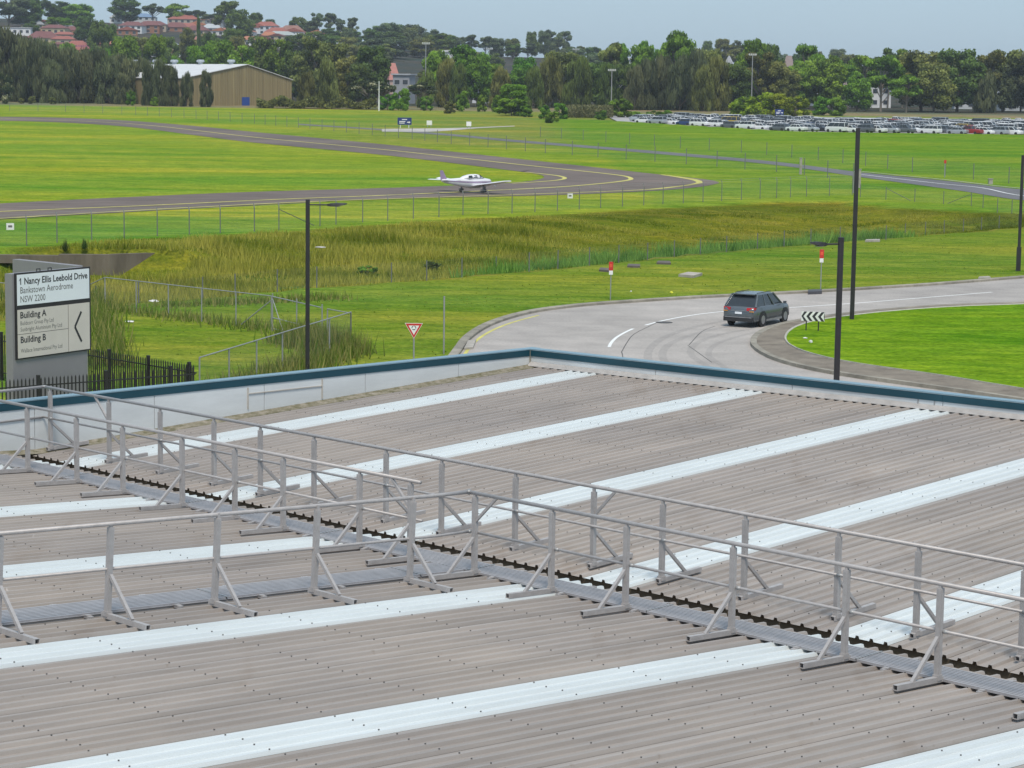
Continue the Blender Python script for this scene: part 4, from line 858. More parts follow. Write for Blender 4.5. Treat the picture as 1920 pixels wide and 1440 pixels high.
# ---------------------------------------------------------------- grasses
def blade_mat(name, c1, c2, rough=.8):
    m, t, b = new_mat(name); N = t.nodes; L = t.links; at_ = N.new('ShaderNodeAttribute'); at_.attribute_name = 'tint'
    r = N.new('ShaderNodeValToRGB'); r.color_ramp.elements[0].color = (*c1, 1); r.color_ramp.elements[1].color = (*c2, 1); L.new(at_.outputs['Fac'], r.inputs[0]); L.new(r.outputs[0], b.inputs['Base Color'])
    b.inputs['Roughness'].default_value = rough; b.inputs['Specular IOR Level'].default_value = .15
    tr = N.new('ShaderNodeBsdfTranslucent'); L.new(r.outputs[0], tr.inputs[0]); mx = N.new('ShaderNodeMixShader'); mx.inputs[0].default_value = .3
    L.new(b.outputs[0], mx.inputs[1]); L.new(tr.outputs[0], mx.inputs[2]); L.new(mx.outputs[0], N['Material Output'].inputs[0]); return m
def faces_mesh(name, V, n_per, tint):
    me = bpy.data.meshes.new(name); k = len(V)//n_per
    me.from_pydata(V.tolist(), [], np.arange(len(V)).reshape(k, n_per).tolist())
    a = me.attributes.new('tint', 'FLOAT', 'POINT'); a.data.foreach_set('value', np.repeat(tint, n_per).astype(np.float32)); return me
def blades(name, P, h, w, lean, tint, m):
    n = len(P); a = RNG.uniform(0, 2*np.pi, n); la = RNG.uniform(0, 2*np.pi, n); dx = np.cos(a)*w/2; dy = np.sin(a)*w/2; l = lean*h*RNG.uniform(.3, 1, n)
    top = P+np.c_[np.cos(la)*l, np.sin(la)*l, h]
    V = np.stack([P-np.c_[dx,dy,0*dx], P+np.c_[dx,dy,0*dx], top], 1).reshape(-1, 3)
    return link(name, faces_mesh(name, V, 3, tint), m)
def vnoise(X, Y, s, seed=0):
    return .5+.25*(np.sin(X*s*1.3+seed+1.7*np.sin(Y*s*.9+seed*2))+np.sin(Y*s*1.9+seed*3+1.3*np.sin(X*s*.7+seed)))
# bank of tall seed-headed grass
n = 190000; X = RNG.uniform(-44, 60, n); u = RNG.uniform(0, 1, n); n0 = yN(X); W = yF(X)-n0
s = 1.0+u*(W-1.6); Y = n0+s; keep = (np.abs(X/Y) < .245) & (vnoise(X, Y, .55, 3) > .08)
keep &= ~((X > -1) & (X < 31.5) & (s > 2.4) & (s < np.minimum(W*.30, 8)))
keep &= ~((X < -21) & (Y < m_.y+1.5) & (Y > m_.y-5))
X, Y, s, W = X[keep], Y[keep], s[keep], W[keep]; fr_ = s/W
h = np.where(fr_ < .12, .28, np.where(fr_ < .4, .42, .52))*RNG.uniform(.4, 1.5, len(X))*(.5+.9*vnoise(X, Y, .5, 1))*np.interp(X, [-10, 2, 8], [1.1, .72, .30])*np.where(fr_ > .82, .5, 1)
dry = np.clip(vnoise(X, Y, .35, 5)*.9+RNG.normal(0, .16, len(X))+np.interp(X, [-14, 2, 12], [.32, .12, -.04])-.1, 0, 1)
stuff(blades('tall_grass', np.c_[X, Y, terrain(X, Y)-.05], h, RNG.uniform(.05, .12, len(X)), .5, dry, blade_mat('bank_grass', (.125,.175,.004), (.46,.42,.075))), 'tall yellow-green seeding grass covering the ditch bank', 'grass')
# reeds in the channel
n = 48000; X = RNG.uniform(-4, 48, n); n0 = yN(X); W = yF(X)-n0; s = 2.6+RNG.uniform(0, 1, n)*(np.minimum(W*.30, 8)-2.4); Y = n0+s
keep = (np.abs(X/Y) < .24) & (X < 31+RNG.normal(0, 1.5, n)) & (X > -1+RNG.normal(0, 2, n)); X, Y = X[keep], Y[keep]
stuff(blades('reeds', np.c_[X, Y, terrain(X, Y)-.05], RNG.uniform(.45, 1.3, len(X))*(.5+.9*vnoise(X, Y, .8, 2)), RNG.uniform(.05, .12, len(X)), .5, np.clip(RNG.normal(.1, .28, len(X))+vnoise(X, Y, 1.1, 7)*.8, 0, 1), blade_mat('reed', (.07,.19,.02), (.27,.46,.08))), 'strip of lush blue-green reeds along the ditch bottom', 'reeds')
# weeds against fences and lawn tufts
n = 9000; X = RNG.uniform(-34, 40, n); Y = RNG.uniform(86, 190, n); keep = (Y < yN(X)-.2) & (np.abs(X/Y) < .24); X, Y = X[keep], Y[keep]
ok = []
op = np.array([[p.x, p.y] for p in outer])
lim = np.interp(X, op[3:,0], op[3:,1], left=60); lim = np.where(X < op[3,0], 60, lim)
keep = Y > lim+1.0; X, Y = X[keep], Y[keep]
stuff(blades('lawn_tufts', np.c_[X, Y, terrain(X, Y)-.01], RNG.uniform(.03, .10, len(X)), RNG.uniform(.05, .14, len(X)), .9, RNG.uniform(0, 1, len(X)), blade_mat('tuft', (.16,.25,.015), (.30,.33,.06))), 'short tufts in the mown verge', 'grass')
V_ = []
for (p, q, num, hh) in ((G1, G0, 1600, .5), (G4, G3, 2600, .75), (g(300,575,.0), g(640,560,.0), 1200, .4), (g(545,640,0), g(655,668,0), 2400, 1.0), (g(170,560,0), g(210,690,0), 1500, .9)):
    k = RNG.uniform(0, 1, num); V_.append(np.c_[p[0]+(q[0]-p[0])*k+RNG.normal(0, .5, num), p[1]+(q[1]-p[1])*k+RNG.normal(0, .7, num), np.full(num, -.02), hh*RNG.uniform(.3, 1.3, num)])
V_ = np.concatenate(V_); stuff(blades('fence_weeds', V_[:, :3], V_[:, 3], RNG.uniform(.04, .1, len(V_)), .45, RNG.uniform(0, 1, len(V_))**1.3, blade_mat('weeds', (.09,.17,.012), (.36,.32,.11))), 'rank weeds growing along the enclosure fences', 'weeds')

# ---------------------------------------------------------------- trees
def leaf_mat(name, c1, c2, c3=None):
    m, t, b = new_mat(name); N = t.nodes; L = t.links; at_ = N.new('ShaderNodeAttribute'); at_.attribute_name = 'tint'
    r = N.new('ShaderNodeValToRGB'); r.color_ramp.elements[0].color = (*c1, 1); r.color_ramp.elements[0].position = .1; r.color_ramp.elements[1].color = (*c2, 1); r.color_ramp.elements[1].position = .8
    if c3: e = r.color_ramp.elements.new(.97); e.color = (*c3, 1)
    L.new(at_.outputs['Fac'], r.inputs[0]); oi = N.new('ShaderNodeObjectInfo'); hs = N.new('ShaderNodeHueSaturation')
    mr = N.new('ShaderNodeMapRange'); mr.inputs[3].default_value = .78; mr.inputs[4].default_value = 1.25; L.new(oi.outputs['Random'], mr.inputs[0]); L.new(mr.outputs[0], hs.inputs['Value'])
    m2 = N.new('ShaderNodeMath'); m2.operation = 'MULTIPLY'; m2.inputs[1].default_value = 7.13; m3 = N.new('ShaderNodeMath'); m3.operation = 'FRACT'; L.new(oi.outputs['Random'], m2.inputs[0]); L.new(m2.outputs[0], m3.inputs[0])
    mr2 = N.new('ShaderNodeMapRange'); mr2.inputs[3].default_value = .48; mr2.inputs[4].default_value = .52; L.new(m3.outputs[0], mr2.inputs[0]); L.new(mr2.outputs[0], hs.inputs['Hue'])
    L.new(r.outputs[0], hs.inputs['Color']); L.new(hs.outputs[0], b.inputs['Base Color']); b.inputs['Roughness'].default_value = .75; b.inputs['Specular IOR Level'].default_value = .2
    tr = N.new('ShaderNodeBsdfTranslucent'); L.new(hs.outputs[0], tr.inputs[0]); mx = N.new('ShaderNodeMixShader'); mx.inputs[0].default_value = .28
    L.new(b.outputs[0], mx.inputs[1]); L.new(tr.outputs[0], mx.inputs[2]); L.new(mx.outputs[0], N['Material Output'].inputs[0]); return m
LEAF = dict(casu=leaf_mat('sheoak_needles', (.046,.062,.026), (.17,.19,.085)), dark=leaf_mat('dark_leaves', (.042,.074,.016), (.165,.245,.05)), green=leaf_mat('mid_green_leaves', (.058,.122,.010), (.24,.40,.04)), olive=leaf_mat('olive_leaves', (.07,.084,.018), (.28,.30,.08)),
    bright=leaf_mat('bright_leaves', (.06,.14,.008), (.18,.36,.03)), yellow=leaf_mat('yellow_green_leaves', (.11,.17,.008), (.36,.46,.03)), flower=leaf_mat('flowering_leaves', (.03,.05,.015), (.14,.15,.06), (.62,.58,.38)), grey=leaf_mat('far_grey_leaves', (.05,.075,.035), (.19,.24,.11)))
MAT['bark'] = mat('bark', (.17,.145,.12), .9, 0, .3, 2); MAT['palebark'] = mat('pale_bark', (.38,.32,.26), .85, 0, .25, 2)
def crown_mesh(kind, seed):
    R = np.random.default_rng(seed); cl = []
    if kind == 'round':
        for k in range(46):
            a = R.uniform(0, 2*np.pi); z = R.uniform(.16, .9); e = np.sqrt(max(0, 1-((z-.52)/.50)**2)); r = .36*e*np.sqrt(R.uniform(.25, 1)); cl.append((r*np.cos(a), r*np.sin(a), z, R.uniform(.10, .17), .8))
    elif kind == 'casu':
        for k in range(62):
            a = R.uniform(0, 2*np.pi); z = R.uniform(.08, .92); e = (1-z)**.40*(.7+.3*min(1, z*4)); r = .42*e*np.sqrt(R.uniform(.1, 1)); cl.append((r*np.cos(a), r*np.sin(a), z, R.uniform(.075, .13), 1.8))
        cl.append((0, 0, .93, .06, 2.2))
    elif kind == 'euc':
        for k in range(27):
            a = R.uniform(0, 2*np.pi); z = R.uniform(.42, .93); e = .9 if z < .8 else .65; r = .42*e*np.sqrt(R.uniform(.15, 1)); cl.append((r*np.cos(a), r*np.sin(a), z, R.uniform(.10, .17), .6))
    elif kind == 'umbrella':
        for k in range(24):
            a = R.uniform(0, 2*np.pi); r = .44*np.sqrt(R.uniform(.03, 1)); z = .90-.35*r-R.uniform(0, .18); cl.append((r*np.cos(a), r*np.sin(a), z, R.uniform(.10, .16), .5))
    else:   # bush
        for k in range(22):
            a = R.uniform(0, 2*np.pi); z = R.uniform(.10, .82); e = np.sqrt(max(0, 1-((z-.35)/.62)**2)); r = .38*e*np.sqrt(R.uniform(.1, 1)); cl.append((r*np.cos(a), r*np.sin(a), z, R.uniform(.11, .18), .9))
    V = []; Tn = []
    for cx, cy, cz_, cr_, asp in cl:
        n = int({'round': 190, 'casu': 150, 'euc': 210, 'umbrella': 210, 'bush': 150}[kind]*(cr_/.12)**1.4); d = R.normal(size=(n, 3)); d /= np.linalg.norm(d, axis=1)[:, None]
        rad = cr_*R.uniform(.45, 1.08, n)[:, None]; c = np.array([cx, cy, cz_])+d*rad*np.array([1, 1, asp*.85]); base = R.uniform(.0, .75)
        s_ = R.uniform(.013, .029, n)[:, None]*(1.0 if kind != 'bush' else 1.5)
        u = R.normal(size=(n, 3)); u /= np.linalg.norm(u, axis=1)[:, None]; v = np.cross(u, d+R.normal(0, .7, (n, 3))); v /= np.linalg.norm(v, axis=1)[:, None]
        if kind == 'casu': u = np.c_[R.normal(0, .25, n), R.normal(0, .25, n), np.ones(n)]; s2 = s_*.55; q = np.stack([c-u*s_*2-v*s2, c-u*s_*2+v*s2, c+u*s_*2+v*s2*.5, c+u*s_*2-v*s2*.5], 1)
        else: q = np.stack([c-u*s_*1.2, c-v*s_*.8, c+u*s_*1.2, c+v*s_*.8], 1)
        V.append(q.reshape(-1, 3)); Tn.append(np.clip(base+R.normal(0, .2, n)+.30*d[:, 2], 0, 1))  # leaf tint rises toward each clump's top: top light painted into the colour
    return faces_mesh('crown', np.concatenate(V), 4, np.concatenate(Tn)), cl
def trunk_mesh(kind, cl, seed):
    R = random.Random(seed); mb = MB(); top = {'round': .6, 'casu': .85, 'euc': .62, 'umbrella': .6, 'bush': .4}[kind]; r = {'casu': .012, 'bush': .015}.get(kind, .020)
    lean = (R.uniform(-.03, .03), R.uniform(-.03, .03)); mb.tube([(0,0,-.02),(lean[0]*.5, lean[1]*.5, top*.5),(lean[0], lean[1], top)], [r*1.25, r, r*.5], 6)
    for k, (x, y, z, cr_, _) in enumerate(cl):
        if k % (3 if kind in ('casu', 'bush', 'round') else 1): continue
        z0 = max(.08, min(top*.95, z-.22-R.uniform(0, .1))); f = z0/top; mb.tube([(lean[0]*f, lean[1]*f, z0), (x*.55, y*.55, z0+(z-z0)*.6), (x, y, z)], [r*.55, r*.38, r*.15], 4)
    return mb.mesh('trunk')
PROTO = {}
for kind, num in (('round', 4), ('casu', 4), ('euc', 5), ('umbrella', 3), ('bush', 3)):
    for i in range(num):
        c, cl = crown_mesh(kind, 100+i*7+len(kind)); PROTO[kind, i] = (c, trunk_mesh(kind, cl, i)); PROTO[kind, 'n'] = num
_leafed = {}
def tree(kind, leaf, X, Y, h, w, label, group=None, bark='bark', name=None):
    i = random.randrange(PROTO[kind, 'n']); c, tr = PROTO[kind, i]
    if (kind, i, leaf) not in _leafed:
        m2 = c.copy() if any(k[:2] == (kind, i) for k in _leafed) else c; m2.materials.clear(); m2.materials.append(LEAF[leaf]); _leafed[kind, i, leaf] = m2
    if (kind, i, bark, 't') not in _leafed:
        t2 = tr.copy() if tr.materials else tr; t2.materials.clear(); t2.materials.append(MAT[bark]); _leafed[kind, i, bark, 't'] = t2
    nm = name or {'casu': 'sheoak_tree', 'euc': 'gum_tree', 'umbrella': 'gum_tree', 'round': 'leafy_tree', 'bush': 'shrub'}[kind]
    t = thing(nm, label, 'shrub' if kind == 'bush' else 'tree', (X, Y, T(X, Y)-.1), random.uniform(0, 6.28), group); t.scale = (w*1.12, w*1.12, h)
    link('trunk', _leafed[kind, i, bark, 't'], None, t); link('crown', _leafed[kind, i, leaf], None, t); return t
ADJ = dict(casu='brown-grey', dark='dark green', green='mid-green', olive='olive-brown', bright='bright green', grey='grey-green', yellow='yellow-green', flower='cream-flowered')
SHP = dict(casu='feathery she-oak', round='round-crowned leafy tree', euc='open-crowned gum', umbrella='flat-topped gum', bush='low bush')
def kt(kind, leaf, px, pt, w, d, where): s_ = '%s %s %s' % (ADJ[leaf], SHP[kind], where); return ptree(kind, leaf, px, pt, w, d, s_, s_)
def ptree(kind, leaf, px, ptop, wpx, d, label, group=None, bark='bark', name=None):
    X = ray(px, 180).x*d; z = T(X, d); h = (HC+ray(px, ptop).z*d-z)*1.03; return tree(kind, leaf, X, d, max(h, 1.0), wpx*d/FPX, label, group, bark, name)
S1 = 'dark feathery she-oak in the dense grove beside the tan warehouse'; g1 = 'she-oaks in the grove beside the warehouse'
for px, pt, w, d in ((-30,72,80,715),(18,66,85,722),(52,82,66,700),(62,98,50,690),(84,84,66,726),(108,96,64,705),(100,118,44,685),(130,98,60,712),(150,105,56,690),(166,98,60,722),(186,102,54,700),(205,112,54,688),(222,108,50,714),(243,118,46,690),(262,114,44,705),(231,142,34,682)): ptree('casu', 'casu', px, pt, w*1.25, d, S1, g1)
S2 = 'thin sparse she-oak standing before the tan warehouse wall'; g2 = 'thin she-oaks before the warehouse'
for px, pt, w, d in ((278,120,34,668),(300,119,42,664),(320,127,40,662),(350,140,30,660),(386,138,30,658)): ptree('casu', 'casu', px, pt, w, d, S2, g2)
ptree('bush', 'flower', 4, 128, 40, 668, 'pale-tipped shrub at the end of the she-oak grove')
S3 = 'light green leafy tree rising behind the she-oak grove and warehouse roof'; g3 = 'light green trees behind the warehouse'
for px, pt, w, d in ((238,68,62,860),(205,90,50,840),(292,66,46,850),(170,92,46,840),(130,82,40,850),(332,104,40,830)): ptree('round', 'green', px, pt, w, d, S3, g3)
S4 = 'dense green tree in the belt directly behind the warehouse gable'; g4 = 'trees behind the warehouse gable'
for px, pt, w, d in ((375,86,60,800),(415,76,72,810),(455,84,62,800),(490,68,72,815),(525,72,66,805),(548,96,50,770)): kt('round', 'green' if px % 2 else 'dark', px, pt, w, d, 'directly behind the warehouse gable')
S5 = 'large olive-brown tree in the belt between warehouse and cream-flowering trees'; g5 = 'olive trees beside the warehouse'
for k, px, pt, w, d in (('round',590,68,88,735),('euc',625,82,66,740),('casu',613,118,52,680),('round',652,104,60,720),('casu',575,140,44,675)): kt(k, 'olive', px, pt, w, d, 'between warehouse and flowering trees')
ptree('round', 'dark', 698, 87, 74, 720, 'dark rounded tree beside the floodlight mast in front of the hill', None)
ptree('round', 'dark', 672, 120, 46, 715, 'dark tree squeezed between olive tree and dark rounded tree')
S6 = 'spreading tree covered in cream flowers at the edge of the field'; g6 = 'cream-flowering trees'
for px, pt, w, d in ((692,142,64,655),(718,150,50,652),(790,150,52,655)): ptree('umbrella', 'flower', px, pt, w, d, S6, g6)
ptree('bush', 'bright', 752, 163, 36, 640, 'bright green dense shrub beside the white pole'); ptree('bush', 'bright', 727, 172, 34, 645, 'low bright shrub touching the dense shrub beside the white pole')
S7 = 'mid green tree with drooping crown in the belt behind the blue road sign'; g7 = 'tree belt behind the blue road sign'
for k, lf, px, pt, w, d in (('round','green',820,96,56,735),('euc','green',878,86,78,730),('round','green',895,105,60,720),('casu','olive',838,116,56,700),('casu','dark',800,135,40,690),('casu','dark',860,126,46,690),('round','green',925,120,56,735),('casu','olive',940,130,50,700)): kt(k, lf, px, pt, w, d, 'in the belt behind the blue road sign')
S8 = 'small rounded shrub on the rough field edge before the tree belt'; g8 = 'shrubs along the field edge'
for px, pt, w, d, lf in ((845,186,28,610,'olive'),(868,168,28,640,'green'),(905,172,22,640,'green'),(800,175,24,645,'green'),(932,176,22,640,'green'),(1020,192,26,560,'green'),(1036,206,26,520,'green'),(1051,189,28,560,'green'),(1128,205,24,560,'green'),(1195,206,20,560,'green'),(1228,204,34,560,'green'),(1248,205,26,560,'green'),(985,192,30,580,'green'),(288,180,16,660,'green'),(60,178,14,670,'olive'),(40,182,12,672,'olive'),(98,180,16,670,'olive'),(245,165,18,665,'bright')): ptree('bush', lf, px, pt, w, d, S8, g8)
ptree('round', 'bright', 964, 158, 56, 600, 'bright green bushy tree before the tree belt, tallest of the field-edge greenery'); ptree('bush', 'bright', 960, 180, 60, 590, 'bright green low shrub spreading under the bushy bright tree')
ptree('bush', 'green', 1163, 178, 46, 585, 'broad dark-based green shrub standing alone on the grass slope'); 
S9 = 'tall mixed green and brown tree in the central tree belt'; g9 = 'central tree belt'
for k, lf, px, pt, w, d in (('round','bright',985,108,62,760),('round','green',970,128,56,740),('round','olive',1055,98,80,745),('casu','olive',1030,112,60,720),('casu','dark',1085,116,66,710),('round','dark',1120,118,72,715),('casu','dark',1138,128,50,700),('euc','olive',1145,84,62,760),('round','green',1200,86,66,755),('casu','casu',1215,118,60,700),('casu','casu',1240,112,60,705),('euc','green',1262,70,66,745),('round','green',1240,92,60,750),('casu','casu',1275,112,66,700),('casu','casu',1305,104,60,705),('round','olive',1330,94,62,745),('casu','olive',1345,116,60,700),('round','dark',1372,120,72,715),('casu','olive',1318,128,50,690),('round','green',1400,100,60,740),('euc','olive',1425,100,70,735),('casu','casu',1190,130,46,695),('round','dark',1170,120,50,715),('casu','dark',1000,130,46,700),('round','olive',1450,115,60,735)): kt(k, lf, px, pt, w, d, 'in the central tree belt')
ptree('umbrella', 'green', 1158, 66, 40, 770, 'flat-topped gum poking above the central tree belt', None); ptree('umbrella', 'green', 1211, 60, 30, 775, 'slender tall gum with a small tufted crown above the tree belt', None, 'palebark'); ptree('euc', 'green', 1275, 60, 64, 765, 'tallest leafy gum of the central belt, light green', None, 'palebark'); ptree('euc', 'green', 1412, 76, 62, 770, 'open-crowned gum above the belt beside a floodlight mast', None)
S10 = 'low yellow-green spreading tree at the back edge of the car park'; g10 = 'yellow-green trees behind the car park'
for px, pt, w, d in ((1398,176,50,632),(1428,170,54,628),(1462,170,56,626),(1494,174,50,630),(1380,188,36,634)): ptree('bush', 'yellow', px, pt, w, d, S10, g10, name='spreading_tree')
S11 = 'leafy green tree in the row behind the far side of the car park'; g11 = 'green trees behind the car park'
for k, lf, px, pt, w, d in (('euc','green',1510,86,66,800),('umbrella','green',1545,90,50,800),('umbrella','green',1578,92,56,805),('round','green',1530,114,84,770),('round','green',1490,124,62,765),('round','green',1560,118,66,768),('euc','green',1590,124,60,770),('round','olive',1475,130,56,760),('round','green',1608,146,60,720),('euc','green',1622,104,52,780),('bush','green',1545,174,44,650),('bush','green',1570,178,40,648),('umbrella','green',1692,86,70,810),('umbrella','green',1760,90,46,810),('umbrella','green',1828,89,40,815),('euc','green',1700,142,66,715),('round','dark',1440,84,56,800)): kt(k, lf, px, pt, w, d, 'behind the far side of the car park')
ptree('euc', 'green', 1652, 108, 84, 730, 'gum with pale forked trunk and horizontal limb behind the car park', None, 'palebark'); ptree('umbrella', 'dark', 1665, 84, 56, 800, 'dark-tufted gum crown overlooking the forked gum')
ptree('round', 'olive', 1728, 97, 108, 735, 'broad pale-olive tree with clumped foliage behind the car park'); ptree('round', 'olive', 1752, 120, 80, 722, 'lower pale-olive tree beside the broad clumped tree')
ptree('round', 'dark', 1795, 93, 108, 730, 'broad dark olive tree reaching the ground behind the car park')
S12 = 'dark tree with brownish crown beside the grey house'; g12 = 'dark trees beside the grey house'
for k, px, pt, w, d in (('euc',1852,100,70,745),('euc',1882,95,84,750),('round',1915,104,66,750),('casu',1850,140,50,725),('round',1945,100,80,745),('casu',1985,98,80,745),('round',1880,120,60,748)): kt(k, 'casu' if k != 'euc' else 'olive', px, pt, w, d, 'beside the grey weatherboard house')
# hillside and ridge trees
S13 = 'grey-green tree on the far ridge line behind the tree belt'; g13 = 'trees on the far ridge'
for k, px, pt, w, d in (('umbrella',607,24,44,1440),('euc',650,32,40,1440),('round',635,50,70,1380),('round',680,54,60,1380),('round',720,44,70,1400),('round',752,42,80,1400),('round',790,52,70,1360),('round',825,62,60,1340),('round',850,66,40,1340),('round',765,70,90,1250),('euc',895,64,52,1400),('round',945,68,56,1350),('euc',975,78,50,1350),('round',1008,55,44,1450),('euc',1042,55,50,1450),('round',1095,88,60,1300),('umbrella',1078,84,36,1350),('round',1338,72,44,1450),('round',1366,73,44,1450),('euc',1700,100,60,1200),('round',1100,100,60,1200),('round',700,80,70,1200),('round',650,80,70,1150),('round',860,95,60,1150),('round',910,95,60,1150),('round',1310,92,60,1200),('round',1480,100,60,1200),('round',1630,110,60,1100),('round',1860,105,60,1100)): [kt('round' if k == 'round' else 'euc', random.choice(['grey','grey','olive','dark']), px+s_*w, pt+random.uniform(0, 5)*(s_ != 0), w*.62, d+s_*60, 'on the far ridge behind the belt') for s_ in (-.27, .27)]
S14 = 'tree standing among the houses on the left hillside'; S14 = 'tree standing among the houses on the hillside'; g14 = 'trees among the hillside houses'
for k, lf, px, pt, w, d in (('euc','grey',18,-12,76,1300),('round','dark',50,-6,66,1310),('umbrella','grey',75,-8,40,1330),('round','dark',112,2,56,1420),('round','green',150,8,60,1400),('round','dark',236,-4,62,1450),('umbrella','grey',288,4,40,1450),('euc','green',335,8,50,1440),('umbrella','grey',362,14,40,1440),('euc','dark',425,3,54,1300),('round','dark',450,18,60,1280),('umbrella','grey',400,20,44,1400),('round','dark',185,38,40,1050),('round','dark',205,46,34,1060),('round','olive',350,52,36,1080),('round','dark',436,54,44,1100),('round','olive',446,68,44,1050),('round','green',105,32,36,1300),('round','green',125,34,26,1290),('casu','dark',373,33,10,1200),('round','dark',480,24,30,1420),('round','dark',508,36,30,1420),('round','dark',558,32,34,1420),('round','dark',580,40,30,1420),('round','dark',160,30,44,1200),('round','olive',265,70,40,1020),('round','dark',320,70,36,1020),('round','dark',395,62,40,1050),('round','dark',555,62,60,1150),('round','dark',590,58,50,1250),('round','dark',480,66,40,1150),('round','dark',60,40,34,1250),('round','green',15,66,50,1000),('round','olive',95,76,36,1000),('round','olive',125,80,34,1000)): kt(k, lf, px, pt, w, d, 'among the hillside houses')
S15 = 'grey-green tree in the wood covering the lower hillside'; g15 = 'wood on the lower hillside'
for i in range(80):
    px = random.uniform(-20, 1940); d = random.uniform(880, 1420); X = ray(px, 150).x*d; h = random.uniform(9, 15)
    if px < 570: continue
    k_, l_ = random.choice(['round','round','euc','round']), random.choice(['grey','dark','grey','olive']); s_ = '%s %s in the wood on the lower hillside' % (ADJ[l_], SHP[k_])
    tree(k_, l_, X, d, h, random.uniform(9, 16), s_, s_)
# low hedge beside the warehouse, tussocks on the headwall
n = 5200; px_ = RNG.uniform(482, 705, n); d_ = RNG.uniform(648, 660, n); X = np.array([ray(p, 180).x for p in px_])*d_; hh = RNG.uniform(.2, 1, n)*(2.6+.8*np.sin(px_*.11))
c = np.c_[X, d_, terrain(X, d_)+hh]; u = RNG.normal(size=(n, 3)); u /= np.linalg.norm(u, axis=1)[:, None]; v = RNG.normal(size=(n, 3)); v /= np.linalg.norm(v, axis=1)[:, None]
q = np.stack([c-u*.5, c-v*.4, c+u*.5, c+v*.4], 1).reshape(-1, 3); stuff(link('hedge_thicket', faces_mesh('hedge_thicket', q, 4, RNG.uniform(0, 1, n)), LEAF['olive']), 'low dark thicket between the warehouse and the cream-flowering trees', 'thicket')
n = 3800; px_ = RNG.uniform(1062, 1150, n); d_ = RNG.uniform(575, 590, n); X = np.array([ray(p, 180).x for p in px_])*d_; c = np.c_[X, d_, terrain(X, d_)+RNG.uniform(.1, 3.2, n)]; u = RNG.normal(size=(n, 3)); u /= np.linalg.norm(u, axis=1)[:, None]; v = RNG.normal(size=(n, 3)); v /= np.linalg.norm(v, axis=1)[:, None]
q = np.stack([c-u*.28, c-v*.22, c+u*.28, c+v*.22], 1).reshape(-1, 3); stuff(link('reed_thicket', faces_mesh('reed_thicket', q, 4, RNG.uniform(0, 1, n)), leaf_mat('brown_reeds', (.09,.09,.035), (.21,.19,.09))), 'brown-green reed thicket beside the lone broad shrub', 'thicket')
for px, py, w, lab in ((122, 472, 28, 'spiky dark shrub above the culvert wall, the taller of two'), (158, 468, 24, 'spiky dark shrub above the culvert wall, the shorter of two'), (690, 519, 40, 'leafy green weed clump beside the ditch fence behind the lamp post'), (812, 508, 36, 'dark rounded bush beside the ditch fence')):
    P = at(px, py); w_ = w*P.y/FPX
    if 'spiky' in lab:
        t = thing('spiky_shrub', lab, 'shrub', P); n = 160; a = RNG.uniform(0, 6.28, n); l = RNG.uniform(.5, 1, n)*w_*.62; e = RNG.uniform(.35, 1.5, n); tip = np.c_[np.cos(a)*np.cos(e)*l, np.sin(a)*np.cos(e)*l, np.sin(e)*l*1.7]; o_ = np.c_[-np.sin(a), np.cos(a), 0*a]*.03
        link('leaves', faces_mesh('leaves', np.stack([o_, -o_, tip], 1).reshape(-1, 3), 3, RNG.uniform(0, 1, n)), LEAF['dark'], t)
    else: tree('bush', 'green' if 'weed' in lab else 'dark', P.x, P.y, w_*.7, w_, lab)

# ---------------------------------------------------------------- warehouse
WH = dict(tan=mat('tan_cladding', (.265,.21,.105), .7, 0, .28, .25, (4,4,.1)), roofw=mat('white_roof', (.66,.65,.64), .5, .1, .08, .3), vent=mat('roof_vent', (.48,.52,.56), .4, .3))
A = at_depth(547, 191, 700); A.z = T(A.x, A.y); Bp = at_depth(343, 188, 672); C_ = at_depth(215, 150, 760)
d = Vector((A.x-Bp.x, A.y-Bp.y, 0)); Wd = d.length; rz = math.atan2(d.y, d.x); H1 = HC+ray(547, 148).z*700-T(A.x, A.y)
t = thing('warehouse', 'tan metal-clad warehouse with low white gabled roof and round roof vents', 'building', (Bp.x, Bp.y, T(Bp.x, Bp.y)-.2), rz); LN = 64; RG = HC+ray(465, 121.5).z*676-T(Bp.x, Bp.y)+.2; W2 = 26
xr = Wd*.58
def gable(x0, x1, xm, y, z0=0): return [(x0,y,0),(x1,y,0),(x1,y,H1),(xm,y,RG),(x0,y,H1)]
mb = MB(); mb.loft([gable(0, Wd, xr, 0), gable(0, Wd, xr, LN)]); fix_normals(mb.build('wall', WH['tan'], t))
for x0, x1, xm, y0 in ((0, Wd, xr, 0),):
    for xa, za, xb, zb_ in ((x0-.3, H1-.05, xm, RG), (xm, RG, x1+.3, H1-.05)):
        mb = MB(); mb.loft([[(xa,y,za+.12),(xb,y,zb_+.12),(xb,y,zb_+.32),(xa,y,za+.32)] for y in (y0-.4, LN+.4)]); fix_normals(mb.build('roof', WH['roofw'], t))
for k in range(46):
    x = .2+k*(Wd-.4)/45; zt = H1+(RG-H1)*(1-abs(x-xr)/(xr if x < xr else Wd-xr)); MB().box(x-.06, x+.06, -.10, -.003, 0, zt-.05).build('cladding_rib', WH['tan'], t)
MB().box(Wd*.53, Wd*.60, -.16, -.1, 0, 2.9).build('blue_door', mat('door_blue', (.02,.07,.30), .5), t)
MB().box(Wd*.95, Wd*.985, -.18, -.1, .6, 1.3).build('blue_bin', mat('bin_blue', (.03,.08,.28), .5), t)
